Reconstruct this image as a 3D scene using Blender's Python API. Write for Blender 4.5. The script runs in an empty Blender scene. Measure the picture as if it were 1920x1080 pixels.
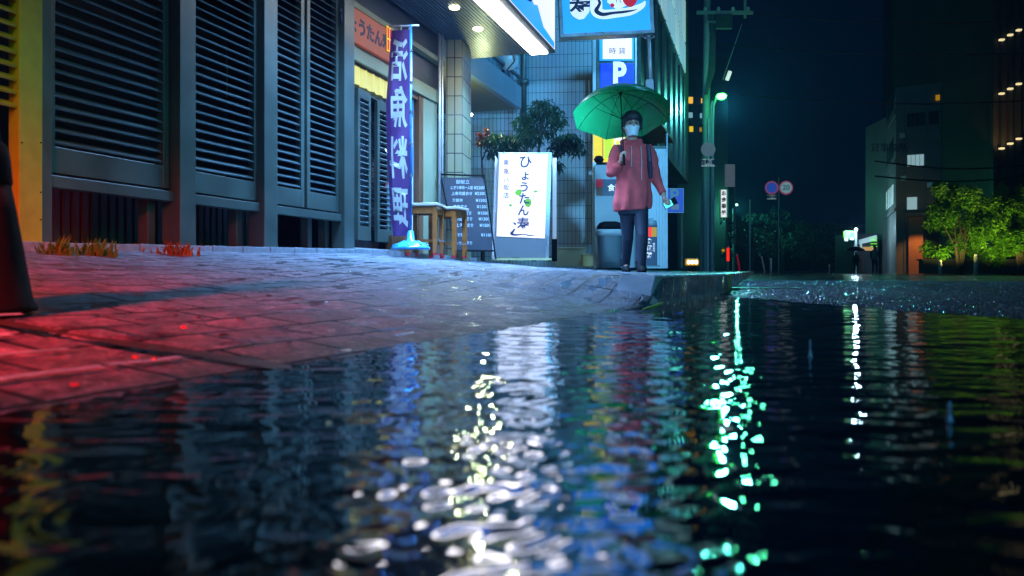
import bpy, bmesh, math, random
import numpy as np
from mathutils import Vector, Matrix, Euler
R = math.radians
S = bpy.context.scene
C = S.collection
random.seed(7)

# ------------------------------------------------------------------ camera
F = 1493.0            # focal length in pixels of the 1920 px wide photo (28 mm)
HC = 0.177            # lens height over the puddle
HOR = 508.0           # horizon row
TH = math.atan(460/1493.0)     # street direction (+Y) lies this far right of the view axis
cs, sn = math.cos(TH), math.sin(TH)
cam = bpy.data.cameras.new("Camera"); camo = bpy.data.objects.new("Camera", cam); C.objects.link(camo)
camo.location = (0, 0, HC); camo.rotation_euler = (R(90), 0, TH)
cam.sensor_width = 36; cam.lens = 36*F/1920; cam.shift_y = -(540-HOR)/1920.0
cam.clip_start = .05; cam.clip_end = 500
cam.dof.use_dof = True; cam.dof.focus_distance = 8.3; cam.dof.aperture_fstop = 4.0
S.camera = camo
S.view_settings.view_transform = 'Standard'; S.view_settings.look = 'None'
S.view_settings.gamma = 1; S.view_settings.exposure = .15
# ------------------------------------------------------------------ night sky
W = bpy.data.worlds.new("World"); S.world = W; W.use_nodes = True
bgn = W.node_tree.nodes['Background']; bgn.inputs[0].default_value = (.0002, .0015, .0075, 1); bgn.inputs[1].default_value = .9
# ------------------------------------------------------------------ lights of the street (lamps outside the frame, most of them added fills; the lit signs emit themselves)
def lamp(kind, name, loc, col, power, size=.1, target=None, spot=60, size_y=None, blend=.5):
    l = bpy.data.lights.new(name, kind); o = bpy.data.objects.new(name, l); C.objects.link(o)
    l.color = col; l.energy = power; o.location = loc
    if kind == 'AREA':
        l.size = size
        if size_y: l.shape = 'RECTANGLE'; l.size_y = size_y
    else: l.shadow_soft_size = size
    if kind == 'SPOT': l.spot_size = R(spot); l.spot_blend = blend
    if target is not None:
        o.rotation_euler = (Vector(target)-Vector(loc)).to_track_quat('-Z', 'Y').to_euler()
    return o
lamp('AREA', 'fill_across_road', (7.5, 4.5, 2.6), (.09, .62, .80), 105, 7, (-3, 5.5, 1.0), size_y=2.6)  # added soft fill for the shop front, not a known window
lamp('AREA', 'fill_behind', (3.0, -5.0, 4.2), (.06, .45, 1.0), 120, 4, (-1.5, 9.0, 2.2), size_y=2.5)  # fill added behind the camera to brighten the tree and tiled wall
lamp('SPOT', 'tile_wall_fill', (2.6, -1.6, 2.3), (.16, .55, 1.0), 4200, .2, (-1.3, 13.0, 2.7), 30, blend=.6)  # narrow spot added to brighten the tiled wall
lamp('SPOT', 'red_signal_lamp', (-1.35, -.75, 1.7), (1.0, .018, .014), 2300, .08, (-2.15, .85, .1), 70, blend=1.0)
lamp('SPOT', 'traffic_signal_green', (-.2, 1.1, 1.35), (.02, 1, .3), 45, .05, (-3.3, 3.35, .60), 34, blend=1)
lamp('SPOT', 'amber_panel_fill', (-2.0, 1.2, 2.6), (.95, .80, .04), 62, .08, (-3.3, 2.55, 1.1), 30, blend=1)  # added lamp that brightens the yellow panel
lamp('AREA', 'upper_wall_fill', (-.6, 10.6, 5.2), (.10, .52, 1.0), 170, 1.2, (-1.6, 13.4, 2.2), size_y=.4)  # unseen wall wash added above the frame for the tiled wall
lamp('AREA', 'canopy_fill_strip', (-2.435, 6.75, 2.70), (.20, .48, 1.0), 400, .18, (-2.435, 6.75, 0), size_y=4.3).data.spread = R(115)  # extra light added under the light box to brighten the pavement

# ------------------------------------------------------------------ projection helpers (design aid: photo pixel + distance -> world)
def dep(X, Y): return -X*sn + Y*cs
def pz(py, d): return HC + (HOR-py)*d/F
def at(px, py, d):
    l = (px-960)/F*d
    return Vector((l*cs-d*sn, l*sn+d*cs, pz(py, d)))
def wy(px, X):
    t = (px-960)/F
    return -X*(cs+t*sn)/(sn-t*cs)

# ------------------------------------------------------------------ materials
def nod(nt, t, **kw):
    n = nt.nodes.new(t)
    for k, v in kw.items(): setattr(n, k, v)
    return n
def mat(name, col, rough=.5, metal=0, emit=None, es=1, var=.25, scale=6, bump=0, bscale=40, rvar=.15, spec=.5, coat=0, trans=0):
    m = bpy.data.materials.new(name); m.use_nodes = True; nt = m.node_tree; b = nt.nodes['Principled BSDF']
    tc = nod(nt, 'ShaderNodeTexCoord'); nz = nod(nt, 'ShaderNodeTexNoise'); nz.inputs['Scale'].default_value = scale; nz.inputs['Detail'].default_value = 6
    nt.links.new(tc.outputs['Object'], nz.inputs['Vector'])
    mx = nod(nt, 'ShaderNodeMix', data_type='RGBA')
    mx.inputs[6].default_value = tuple(c*(1-var) for c in col[:3])+(1,); mx.inputs[7].default_value = tuple(min(1, c*(1+var)) for c in col[:3])+(1,)
    nt.links.new(nz.outputs['Fac'], mx.inputs[0]); nt.links.new(mx.outputs[2], b.inputs['Base Color'])
    mr = nod(nt, 'ShaderNodeMapRange'); mr.inputs[3].default_value = max(.02, rough-rvar); mr.inputs[4].default_value = min(1, rough+rvar)
    nt.links.new(nz.outputs['Fac'], mr.inputs[0]); nt.links.new(mr.outputs[0], b.inputs['Roughness'])
    b.inputs['Metallic'].default_value = metal; b.inputs['Specular IOR Level'].default_value = spec; b.inputs['Coat Weight'].default_value = coat
    if bump:
        n2 = nod(nt, 'ShaderNodeTexNoise'); n2.inputs['Scale'].default_value = bscale; n2.inputs['Detail'].default_value = 5
        nt.links.new(tc.outputs['Object'], n2.inputs['Vector'])
        bp = nod(nt, 'ShaderNodeBump'); bp.inputs['Strength'].default_value = bump; bp.inputs['Distance'].default_value = .01
        nt.links.new(n2.outputs['Fac'], bp.inputs['Height']); nt.links.new(bp.outputs[0], b.inputs['Normal'])
    if emit is not None:
        me = nod(nt, 'ShaderNodeMix', data_type='RGBA')
        me.inputs[6].default_value = tuple(c*.86 for c in emit)+(1,); me.inputs[7].default_value = tuple(emit)+(1,)
        nt.links.new(nz.outputs['Fac'], me.inputs[0]); nt.links.new(me.outputs[2], b.inputs['Emission Color'])
        b.inputs['Emission Strength'].default_value = es
    if trans:
        out = nt.nodes['Material Output']; tr = nod(nt, 'ShaderNodeBsdfTranslucent'); nt.links.new(mx.outputs[2], tr.inputs['Color'])
        ms = nod(nt, 'ShaderNodeMixShader'); ms.inputs[0].default_value = trans
        nt.links.new(b.outputs[0], ms.inputs[1]); nt.links.new(tr.outputs[0], ms.inputs[2]); nt.links.new(ms.outputs[0], out.inputs[0])
    return m
M = {}
M['metal'] = mat('painted_metal', (.06, .095, .082), .38, .35, var=.5, scale=4, bump=.12, bscale=160, spec=.6)
M['slat'] = mat('slat_metal', (.065, .11, .11), .38, .35, scale=5, bump=.08, bscale=90)
M['dark'] = mat('dark_interior', (.010, .014, .018), .6)
M['black'] = mat('black_rubber', (.004, .005, .006), .7, bump=.1, spec=.12)
M['yellow'] = mat('yellow_paint', (.30, .29, .01), .45, scale=14, var=.3, bump=.08, bscale=90)
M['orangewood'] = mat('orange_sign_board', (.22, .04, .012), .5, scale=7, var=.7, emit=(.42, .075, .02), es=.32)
M['paleconc'] = mat('pale_green_render', (.17, .21, .13), .55, scale=3, var=.25, bump=.15)
M['noren'] = mat('lit_curtain', (.22, .21, .05), .7, emit=(.70, .60, .13), es=.8)
M['purple'] = mat('purple_cloth', (.075, .026, .13), .6, scale=8, var=.4, trans=.25)
M['clothwhite'] = mat('banner_white', (.38, .39, .36), .6, scale=20, var=.2)
M['wood'] = mat('stool_wood', (.36, .12, .025), .32, scale=14, var=.55, coat=.3)
M['wooddark'] = mat('brown_frame', (.11, .05, .02), .4, scale=10)
M['board'] = mat('chalkboard', (.004, .012, .024), .5, scale=12, var=.5)
M['chalk'] = mat('chalk', (.34, .42, .45), .9, var=.3, scale=60)
M['chrome'] = mat('steel', (.45, .48, .5), .22, .9, scale=9)
M['pipe'] = mat('pale_pipe', (.42, .46, .48), .35, .3, scale=5)
M['signwhite'] = mat('lit_white_panel', (.3, .3, .3), .5, emit=(.66, .64, .72), es=1.3, scale=2)
M['tube'] = mat('lit_white_diffuser', (.8, .8, .8), .5, emit=(.80, .76, .84), es=13.0, scale=2)
M['ink'] = mat('navy_ink', (.004, .016, .07), .6, var=.4, scale=40)
M['leafgreen'] = mat('printed_green', (.09, .26, .01), .6, emit=(.10, .28, .0), es=.5)
M['cyan'] = mat('lit_cyan_panel', (.01, .12, .3), .4, emit=(.002, .040, .17), es=9.0, scale=1.3)
M['outline'] = mat('lit_white_print', (.8, .8, .8), .5, emit=(.56, .56, .60), es=.9)
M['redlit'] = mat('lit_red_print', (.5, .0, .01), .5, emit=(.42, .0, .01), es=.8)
M['blue'] = mat('lit_blue_panel', (.0, .02, .5), .4, emit=(.001, .0045, .26), es=9.0, scale=14)
M['boxgrey'] = mat('grey_bin_plastic', (.10, .15, .17), .4)
M['grey'] = mat('grey_panel', (.30, .36, .40), .4, scale=3, var=.2)
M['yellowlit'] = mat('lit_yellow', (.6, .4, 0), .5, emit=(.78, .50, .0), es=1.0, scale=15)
M['limelit'] = mat('lit_lime', (.4, .6, 0), .5, emit=(.42, .78, .0), es=1.0, scale=9)
M['reddull'] = mat('red_print', (.42, .01, .03), .5, emit=(.5, 0, .02), es=.25)
M['redglow'] = mat('red_glow', (.6, .01, .0), .5, emit=(.9, .02, .0), es=1.0)
M['brownsq'] = mat('brown_print', (.16, .06, .03), .5)
M['amber'] = mat('amber_print', (.5, .25, 0), .5, emit=(.5, .24, 0), es=.6)
M['navy'] = mat('navy_panel', (.02, .035, .09), .4)
M['umb'] = mat('green_umbrella', (.008, .21, .065), .25, scale=5, var=.3, trans=.6, spec=.8)
M['skin'] = mat('skin', (.42, .24, .17), .5, var=.1)
M['hair'] = mat('black_hair', (.007, .007, .010), .65, bump=.4, bscale=60)
M['mask'] = mat('white_mask', (.62, .68, .70), .8, var=.08)
M['hoodie'] = mat('pink_hoodie', (.46, .055, .058), .85, scale=12, var=.35, bump=1.0, bscale=9)
M['hooddark'] = mat('strap_navy', (.02, .02, .04), .6)
M['jeans'] = mat('navy_trousers', (.006, .012, .028), .7, scale=14, var=.4, bump=.4, bscale=30)
M['leaf'] = mat('leaf', (.02, .085, .04), .4, scale=3, var=.7, trans=.25)
M['leafred'] = mat('red_leaf', (.25, .05, .02), .45, scale=3, var=.5, trans=.25)
M['leafwarm'] = mat('lime_leaf', (.07, .25, .015), .45, scale=2, var=.7, trans=.35)
M['leafdark'] = mat('dark_leaf', (.04, .10, .075), .6, scale=2, var=.6)
M['bark'] = mat('bark', (.05, .045, .04), .7, bump=.4)
M['pole'] = mat('concrete_pole', (.30, .36, .38), .6, bump=.3)
M['lampglow'] = mat('lamp_glow', (1, 1, 1), .5, emit=(.036, 1.0, .05), es=28)
M['conc'] = mat('far_concrete', (.16, .18, .20), .6, scale=1.0, var=.35)
M['concdark'] = mat('dark_facade', (.05, .065, .08), .4, scale=.8, var=.4)
M['winwarm'] = mat('warm_window', (.5, .3, .05), .5, emit=(.95, .50, .04), es=1.0, scale=3)
M['wincool'] = mat('cool_window', (.3, .5, .6), .5, emit=(.20, .42, .52), es=.8, scale=2)
M['winwhite'] = mat('pale_window', (.6, .7, .7), .5, emit=(.30, .50, .55), es=.7, scale=4)
M['glass'] = mat('dark_glass', (.01, .014, .02), .08, spec=.9)
M['greenlit'] = mat('lit_green_sign', (.1, .6, .1), .5, emit=(.16, .62, .01), es=1.1, scale=8)
M['plaster'] = mat('orange_pillar', (.45, .22, .14), .6)
M['leafy'] = mat('yellow_leaf', (.35, .55, .05), .35)
M['plasticbag'] = mat('clear_bag', (.45, .52, .55), .18, bump=.6, bscale=40)
M['cyanpl'] = mat('blue_plastic', (.04, .30, .60), .22, scale=6, coat=.5)
M['yelbin'] = mat('beige_box', (.40, .38, .24), .5)

def tile_mat(name, a, b, mortar, bw, bh, off=0.0, msize=.006, rough=.25):
    m = bpy.data.materials.new(name); m.use_nodes = True; nt = m.node_tree; bs = nt.nodes['Principled BSDF']
    uv = nod(nt, 'ShaderNodeUVMap'); br = nod(nt, 'ShaderNodeTexBrick'); br.offset = off
    nt.links.new(uv.outputs[0], br.inputs['Vector'])
    br.inputs['Color1'].default_value = a+(1,); br.inputs['Color2'].default_value = b+(1,); br.inputs['Mortar'].default_value = mortar+(1,)
    br.inputs['Scale'].default_value = 1; br.inputs['Brick Width'].default_value = bw; br.inputs['Row Height'].default_value = bh
    br.inputs['Mortar Size'].default_value = msize; br.inputs['Mortar Smooth'].default_value = .1
    nz = nod(nt, 'ShaderNodeTexNoise'); nz.inputs['Scale'].default_value = 2.5; nz.inputs['Detail'].default_value = 5
    nt.links.new(uv.outputs[0], nz.inputs['Vector'])
    mx = nod(nt, 'ShaderNodeMix', data_type='RGBA', blend_type='MULTIPLY'); mx.inputs[0].default_value = .3
    nt.links.new(br.outputs['Color'], mx.inputs[6]); nt.links.new(nz.outputs['Color'], mx.inputs[7]); 
    nt.links.new(mx.outputs[2], bs.inputs['Base Color'])
    bs.inputs['Roughness'].default_value = rough
    bp = nod(nt, 'ShaderNodeBump', invert=True); bp.inputs['Distance'].default_value = .006; bp.inputs['Strength'].default_value = .8
    nt.links.new(br.outputs['Fac'], bp.inputs['Height']); nt.links.new(bp.outputs[0], bs.inputs['Normal'])
    return m
M['tile'] = tile_mat('stack_bond_tile', (.46, .55, .62), (.40, .50, .57), (.05, .08, .10), .066, .21, msize=.0035)
M['tilepale'] = tile_mat('pale_pillar_tile', (.30, .31, .18), (.25, .27, .16), (.03, .03, .03), .085, .21, msize=.005)

# ------------------------------------------------------------------ mesh helpers
class MB:
    def __init__(s): s.v = []; s.f = []; s.uv = None
    def box(s, x0, x1, y0, y1, z0, z1, mtx=None):
        p = [(x, y, z) for z in (z0, z1) for y in (y0, y1) for x in (x0, x1)]
        if mtx is not None: p = [tuple(mtx @ Vector(q)) for q in p]
        n = len(s.v); s.v += p
        s.f += [tuple(n+i for i in q) for q in ((0, 2, 3, 1), (4, 5, 7, 6), (0, 1, 5, 4), (2, 6, 7, 3), (0, 4, 6, 2), (1, 3, 7, 5))]
        return s
    def tube(s, pts, r, seg=10, cap=True, ry=None):
        pts = [Vector(p) for p in pts]; rr = r if isinstance(r, (list, tuple)) else [r]*len(pts)
        prev = None; base = len(s.v)
        for i, p in enumerate(pts):
            t = (pts[min(i+1, len(pts)-1)]-pts[max(i-1, 0)]).normalized()
            if prev is None:
                u = t.orthogonal().normalized()
            else:
                u = (prev - t*prev.dot(t)); u = u.normalized() if u.length > 1e-6 else t.orthogonal().normalized()
            prev = u; w = t.cross(u)
            for k in range(seg):
                a = 2*math.pi*k/seg; s.v.append(tuple(p+(u*math.cos(a)+w*math.sin(a))*rr[i]))
        for i in range(len(pts)-1):
            for k in range(seg):
                a = base+i*seg+k; b = base+i*seg+(k+1) % seg; s.f.append((a, b, b+seg, a+seg))
        if cap:
            s.f.append(tuple(base+k for k in reversed(range(seg)))); e = base+(len(pts)-1)*seg; s.f.append(tuple(e+k for k in range(seg)))
        return s
    def lathe(s, prof, c=(0, 0, 0), seg=24):
        base = len(s.v)
        for r, z in prof:
            for k in range(seg):
                a = 2*math.pi*k/seg; s.v.append((c[0]+r*math.cos(a), c[1]+r*math.sin(a), c[2]+z))
        for i in range(len(prof)-1):
            for k in range(seg):
                a = base+i*seg+k; b = base+i*seg+(k+1) % seg; s.f.append((a, b, b+seg, a+seg))
        s.f.append(tuple(base+k for k in reversed(range(seg)))); e = base+(len(prof)-1)*seg; s.f.append(tuple(e+k for k in range(seg)))
        return s
    def rings(s, rings, cap=True):
        base = len(s.v); n = len(rings[0])
        for r in rings: s.v += [tuple(p) for p in r]
        for i in range(len(rings)-1):
            for k in range(n):
                a = base+i*n+k; b = base+i*n+(k+1) % n; s.f.append((a, b, b+n, a+n))
        if cap:
            s.f.append(tuple(base+k for k in reversed(range(n)))); e = base+(len(rings)-1)*n; s.f.append(tuple(e+k for k in range(n)))
        return s
    def poly(s, pts, depth, axis=1):   # polygon in x,z extruded along y
        n = len(s.v); k = len(pts)
        s.v += [(p[0], 0, p[1]) for p in pts]+[(p[0], depth, p[1]) for p in pts]
        s.f.append(tuple(n+i for i in range(k))); s.f.append(tuple(n+k+i for i in reversed(range(k))))
        for i in range(k): j = (i+1) % k; s.f.append((n+i, n+k+i, n+k+j, n+j))
        return s
    def grid(s, fn, nu, nv):
        base = len(s.v)
        for i in range(nu+1):
            for j in range(nv+1): s.v.append(tuple(fn(i/nu, j/nv)))
        for i in range(nu):
            for j in range(nv):
                a = base+i*(nv+1)+j; s.f.append((a, a+nv+1, a+nv+2, a+1))
        return s
    def build(s, name, m, parent=None, smooth=False, world=None, bevel=0):
        me = bpy.data.meshes.new(name); me.from_pydata(s.v, [], s.f); me.validate(); me.update()
        if smooth: me.shade_smooth()
        o = bpy.data.objects.new(name, me); C.objects.link(o); me.materials.append(M[m] if isinstance(m, str) else m)
        if parent is not None:
            o.parent = parent
            if world: o.matrix_parent_inverse = parent.matrix_basis.inverted()
        if bevel:
            b = o.modifiers.new('bevel', 'BEVEL'); b.width = bevel; b.segments = 2; b.limit_method = 'ANGLE'
        return o
def empty(name, label, cat, loc=(0, 0, 0), rz=0, group=None):
    o = bpy.data.objects.new(name, None); C.objects.link(o); o.location = loc; o.rotation_euler = (0, 0, rz)
    return tag(o, label, cat, group)
def tag(o, label, cat, group=None, kind=None):
    if label: o['label'] = label
    if cat: o['category'] = cat
    if group: o['group'] = group
    if kind: o['kind'] = kind
    return o
def struct(o): o['kind'] = 'structure'; return o
def text(body, size, m, parent, loc, rot=(R(90), 0, 0), mirror=False, bold=0, ext=.001, name='lettering', world=False, sx=1, spacing=1, align='CENTER'):
    c = bpy.data.curves.new(name, 'FONT'); c.body = body; c.size = size; c.extrude = ext; c.offset = bold; c.align_x = align; c.align_y = 'CENTER'
    c.resolution_u = 3; c.space_line = spacing
    t = bpy.data.objects.new(name, c); C.objects.link(t)
    me = bpy.data.meshes.new_from_object(t.evaluated_get(bpy.context.evaluated_depsgraph_get()))
    bpy.data.objects.remove(t); 
    me.materials.clear(); me.materials.append(M[m]); me.name = name
    o = bpy.data.objects.new(name, me); C.objects.link(o); o.location = loc; o.rotation_euler = rot
    o.scale = ((-1 if mirror else 1)*sx, 1, 1)
    o.parent = parent
    if world: o.matrix_parent_inverse = parent.matrix_basis.inverted()
    return o
def boxuv(o, sc=1.0):
    me = o.data; uv = me.uv_layers.new(name='UVMap')
    for p in me.polygons:
        n = p.normal
        for li in p.loop_indices:
            co = me.vertices[me.loops[li].vertex_index].co
            if abs(n.z) > .7: u, v = co.x, co.y
            elif abs(n.x) > abs(n.y): u, v = co.y, co.z
            else: u, v = co.x, co.z
            uv.data[li].uv = (u*sc, v*sc)
    return o
def lerp(x, tab):
    if x <= tab[0][0]: return tab[0][1]
    for (a, b), (c, d) in zip(tab, tab[1:]):
        if x <= c: return b+(d-b)*(x-a)/(c-a)
    return tab[-1][1]

# ------------------------------------------------------------------ ground
KT = R(6.4)
def kerbX(Y): return -.956+.1122*Y if Y < 6.57 else -.22
def zwall(Y): return lerp(Y, [(-3, .26), (3, .285), (6, .335), (9, .30), (12, .24), (20, .2), (90, .2)])
def zkerb(Y): return lerp(Y, [(3.3, -.004), (3.9, .012), (4.15, .10), (4.3, .145), (90, .148)])
def zkerb2(Y): return lerp(Y, [(2.6, -.004), (3.1, .015), (3.6, .07), (4.1, .125), (4.5, .145), (90, .148)])
XW = -3.3
def zside(X, Y):
    k = kerbX(Y); u = (X-k)/(XW-k)
    z0 = zkerb(Y) if u < .075 else zkerb2(Y)*min(1, (u-.075)/.25)+zkerb(Y)*(1-min(1, (u-.075)/.25))
    z1 = zwall(Y)
    return z0+(z1-z0)*max(0, min(1, u))**lerp(Y, [(2.6, 1.0), (4.5, 1.25), (7, 1.9)])
def groundz(X, Y): return zside(X, Y) if X < kerbX(Y) else .0

# sidewalk: concrete block paving, wet
def pave_mat():
    m = bpy.data.materials.new('wet_block_paving'); m.use_nodes = True; nt = m.node_tree; b = nt.nodes['Principled BSDF']; L = nt.links.new
    tc = nod(nt, 'ShaderNodeTexCoord')
    mp = nod(nt, 'ShaderNodeMapping'); mp.inputs['Rotation'].default_value = (0, 0, R(90)+KT); L(tc.outputs['Object'], mp.inputs[0])
    nzw = nod(nt, 'ShaderNodeTexNoise'); nzw.inputs['Scale'].default_value = 14; L(tc.outputs['Object'], nzw.inputs['Vector'])
    vm = nod(nt, 'ShaderNodeVectorMath', operation='MULTIPLY_ADD'); vm.inputs[1].default_value = (.007, .007, 0); L(nzw.outputs['Color'], vm.inputs[0]); L(mp.outputs[0], vm.inputs[2])
    br = nod(nt, 'ShaderNodeTexBrick'); br.offset = .5; L(vm.outputs[0], br.inputs['Vector'])
    br.inputs['Color1'].default_value = (.20, .24, .31, 1); br.inputs['Color2'].default_value = (.31, .35, .42, 1); br.inputs['Mortar'].default_value = (.035, .04, .05, 1)
    br.inputs['Scale'].default_value = 1; br.inputs['Brick Width'].default_value = .24; br.inputs['Row Height'].default_value = .165; br.inputs['Mortar Size'].default_value = .010; br.inputs['Mortar Smooth'].default_value = .4
    n1 = nod(nt, 'ShaderNodeTexNoise'); n1.inputs['Scale'].default_value = 65; n1.inputs['Detail'].default_value = 6; n1.inputs['Roughness'].default_value = .7; L(tc.outputs['Object'], n1.inputs['Vector'])
    n2 = nod(nt, 'ShaderNodeTexNoise'); n2.inputs['Scale'].default_value = 3; n2.inputs['Detail'].default_value = 6; L(tc.outputs['Object'], n2.inputs['Vector'])
    r1 = nod(nt, 'ShaderNodeValToRGB'); r1.color_ramp.elements[0].position = .40; r1.color_ramp.elements[0].color = (.10, .10, .11, 1); r1.color_ramp.elements[1].position = .65; r1.color_ramp.elements[1].color = (1.5, 1.5, 1.5, 1)
    L(n1.outputs['Fac'], r1.inputs[0])
    mx = nod(nt, 'ShaderNodeMix', data_type='RGBA', blend_type='MULTIPLY'); mx.inputs[0].default_value = .85; L(br.outputs['Color'], mx.inputs[6]); L(r1.outputs[0], mx.inputs[7])
    mx2 = nod(nt, 'ShaderNodeMix', data_type='RGBA', blend_type='MULTIPLY'); mx2.inputs[0].default_value = .5; L(mx.outputs[2], mx2.inputs[6]); L(n2.outputs['Fac'], mx2.inputs[7])
    n3 = nod(nt, 'ShaderNodeTexNoise'); n3.inputs['Scale'].default_value = 13; n3.inputs['Detail'].default_value = 8; n3.inputs['Roughness'].default_value = .75; L(tc.outputs['Object'], n3.inputs['Vector'])
    r3 = nod(nt, 'ShaderNodeValToRGB'); r3.color_ramp.elements[0].position = .40; r3.color_ramp.elements[0].color = (.18, .18, .2, 1); r3.color_ramp.elements[1].position = .60; r3.color_ramp.elements[1].color = (1.35, 1.35, 1.35, 1); L(n3.outputs['Fac'], r3.inputs[0])
    mx3 = nod(nt, 'ShaderNodeMix', data_type='RGBA', blend_type='MULTIPLY'); mx3.inputs[0].default_value = .8; L(mx2.outputs[2], mx3.inputs[6]); L(r3.outputs[0], mx3.inputs[7])
    L(mx3.outputs[2], b.inputs['Base Color'])
    wv = nod(nt, 'ShaderNodeMapping'); wv.inputs['Scale'].default_value = (11, 5, 1); L(tc.outputs['Object'], wv.inputs[0])
    n4 = nod(nt, 'ShaderNodeTexNoise'); n4.inputs['Scale'].default_value = 1; n4.inputs['Detail'].default_value = 3; L(wv.outputs[0], n4.inputs['Vector'])
    r4 = nod(nt, 'ShaderNodeMapRange'); r4.inputs[1].default_value = .56; r4.inputs[2].default_value = .62; L(n4.outputs['Fac'], r4.inputs[0])
    # joints hold water: glossy; blocks damp
    mr = nod(nt, 'ShaderNodeMapRange'); mr.inputs[1].default_value = .35; mr.inputs[2].default_value = .65; mr.inputs[3].default_value = .30; mr.inputs[4].default_value = .62; L(n2.outputs['Fac'], mr.inputs[0])
    mr2 = nod(nt, 'ShaderNodeMix', data_type='FLOAT'); L(br.outputs['Fac'], mr2.inputs[0]); L(mr.outputs[0], mr2.inputs[2]); mr2.inputs[3].default_value = .10
    mr3 = nod(nt, 'ShaderNodeMix', data_type='FLOAT'); L(r4.outputs[0], mr3.inputs[0]); L(mr2.outputs[0], mr3.inputs[2]); mr3.inputs[3].default_value = .06
    L(mr3.outputs[0], b.inputs['Roughness']); b.inputs['Specular IOR Level'].default_value = .6
    b1 = nod(nt, 'ShaderNodeBump', invert=True); b1.inputs['Distance'].default_value = .006; b1.inputs['Strength'].default_value = .9; L(br.outputs['Fac'], b1.inputs['Height'])
    b2 = nod(nt, 'ShaderNodeBump'); b2.inputs['Distance'].default_value = .014; b2.inputs['Strength'].default_value = 1.0; iv = nod(nt, 'ShaderNodeMapRange'); iv.inputs[3].default_value = 1; iv.inputs[4].default_value = .12; L(r4.outputs[0], iv.inputs[0]); L(iv.outputs[0], b2.inputs['Strength']); L(n1.outputs['Fac'], b2.inputs['Height']); L(b1.outputs[0], b2.inputs['Normal'])
    L(b2.outputs[0], b.inputs['Normal'])
    return m
Ys = [-3+i*.12 for i in range(110)]+[10.3+i*1.5 for i in range(50)]
us = [-.0005]+[i/26 for i in range(27)]+[1.4, 1.9, 2.6]
def sw_pt(Y, u):
    k = kerbX(Y); X = k+(XW-k)*u; z = zside(X, Y)
    # a dark open joint across the apron, stained and slightly sunk
    dj = abs(Y-(1.27+.05*(X+.8)))
    if dj < .035: z -= .010
    if u < 0: z -= .12
    if .0 < u < 1: z += .0022*math.sin(X*9+Y*3)+.0018*math.sin(Y*11-X*4)
    return (X, Y, z)
sb = MB(); Yd = sorted(Ys+[1.27+.05*0+d for d in (-.07, -.05, -.035, -.02, 0, .02, .035, .05, .07)]); 
for Y in Yd:
    for u in us: sb.v.append(sw_pt(Y, u))
nu = len(us)
for i in range(len(Yd)-1):
    for j in range(nu-1):
        a = i*nu+j; sb.f.append((a, a+nu, a+nu+1, a+1))
struct(sb.build('sidewalk', pave_mat(), smooth=True))
# dark drainage joint strip sunk in the apron
jb = MB()
def jpt(a, b):
    X = kerbX(1.27)+(XW-kerbX(1.27))*a; w = .022+.008*math.sin(a*23)+.006*math.sin(a*57)
    Y = 1.27+.05*(X+.8)+(b-.5)*2*w; return (X, Y, zside(X, Y)+.0035+.0022*math.sin(X*9+Y*3)+.0018*math.sin(Y*11-X*4))
jb.grid(jpt, 60, 2); struct(jb.build('pavement_joint', mat('dirty_joint', (.022, .02, .012), .5, scale=30, var=.7, bump=.5)))

# broken pale strips on the gutter-side joints; reflected light put into their colour
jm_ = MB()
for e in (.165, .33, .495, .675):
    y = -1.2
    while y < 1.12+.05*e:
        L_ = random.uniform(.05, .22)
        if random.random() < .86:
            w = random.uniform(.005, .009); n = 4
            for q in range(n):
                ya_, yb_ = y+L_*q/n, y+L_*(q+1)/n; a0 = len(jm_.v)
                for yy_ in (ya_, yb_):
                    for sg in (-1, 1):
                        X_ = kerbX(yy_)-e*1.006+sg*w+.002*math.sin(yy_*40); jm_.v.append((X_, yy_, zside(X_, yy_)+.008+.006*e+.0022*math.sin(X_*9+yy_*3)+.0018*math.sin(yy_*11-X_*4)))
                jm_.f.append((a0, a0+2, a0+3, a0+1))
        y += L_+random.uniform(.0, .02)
struct(jm_.build('joint_glint_strips', mat('joint_glint_colour', (.30, .75, .85), .25, scale=40, var=.15)))
# kerb stones
def kerb_mat():
    return mat('wet_kerb_stone', (.20, .22, .24), .26, scale=12, var=.3, bump=.25, bscale=60, rvar=.12, spec=.7)
kb = MB(); kx, ky = math.sin(KT), math.cos(KT)
s = 3.97
K0 = Vector((-.956, 0, 0)); Kd = Vector((kx, ky, 0)); Kn = Vector((-ky, kx, 0))
while s < 6.6:
    s1 = min(s+(.34 if s < 4.1 else .6), 6.62); first = s < 4.1
    rings = []
    for q, zz, ins in ((s+.012, .155, 0), (s1-.004, .155, 0)):
        P0 = K0+Kd*(q/ky*ky); z = .155
        e = .0
        a = P0+Kn*(-.004); bk = P0+Kn*.20
        pr = [a+Vector((0, 0, -.06)), a+Vector((0, 0, z-.015))+Kn*.012, a+Kn*.028+Vector((0, 0, z)), bk+Vector((0, 0, z)), bk+Vector((0, 0, -.06))]
        if first and q < s+.05:
            pr[1] = pr[1]+Kd*.19; pr[2] = pr[2]+Kd*.20; pr[3] = pr[3]+Kd*.20
            for q_ in (0, 4): pr[q_] = pr[q_]+Vector((0, 0, .075))
        rings.append(pr)
    (MB() if first else kb).rings(rings) if not first else struct(MB().rings(rings).build('kerb_ramp_stone', mat('wet_ramp_stone', (.42, .44, .48), .10, scale=9, var=.5, bump=.1, bscale=30, rvar=.06, spec=.8), bevel=.008)); s = s1+.012
struct(kb.build('kerb', kerb_mat(), bevel=.006))
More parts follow.
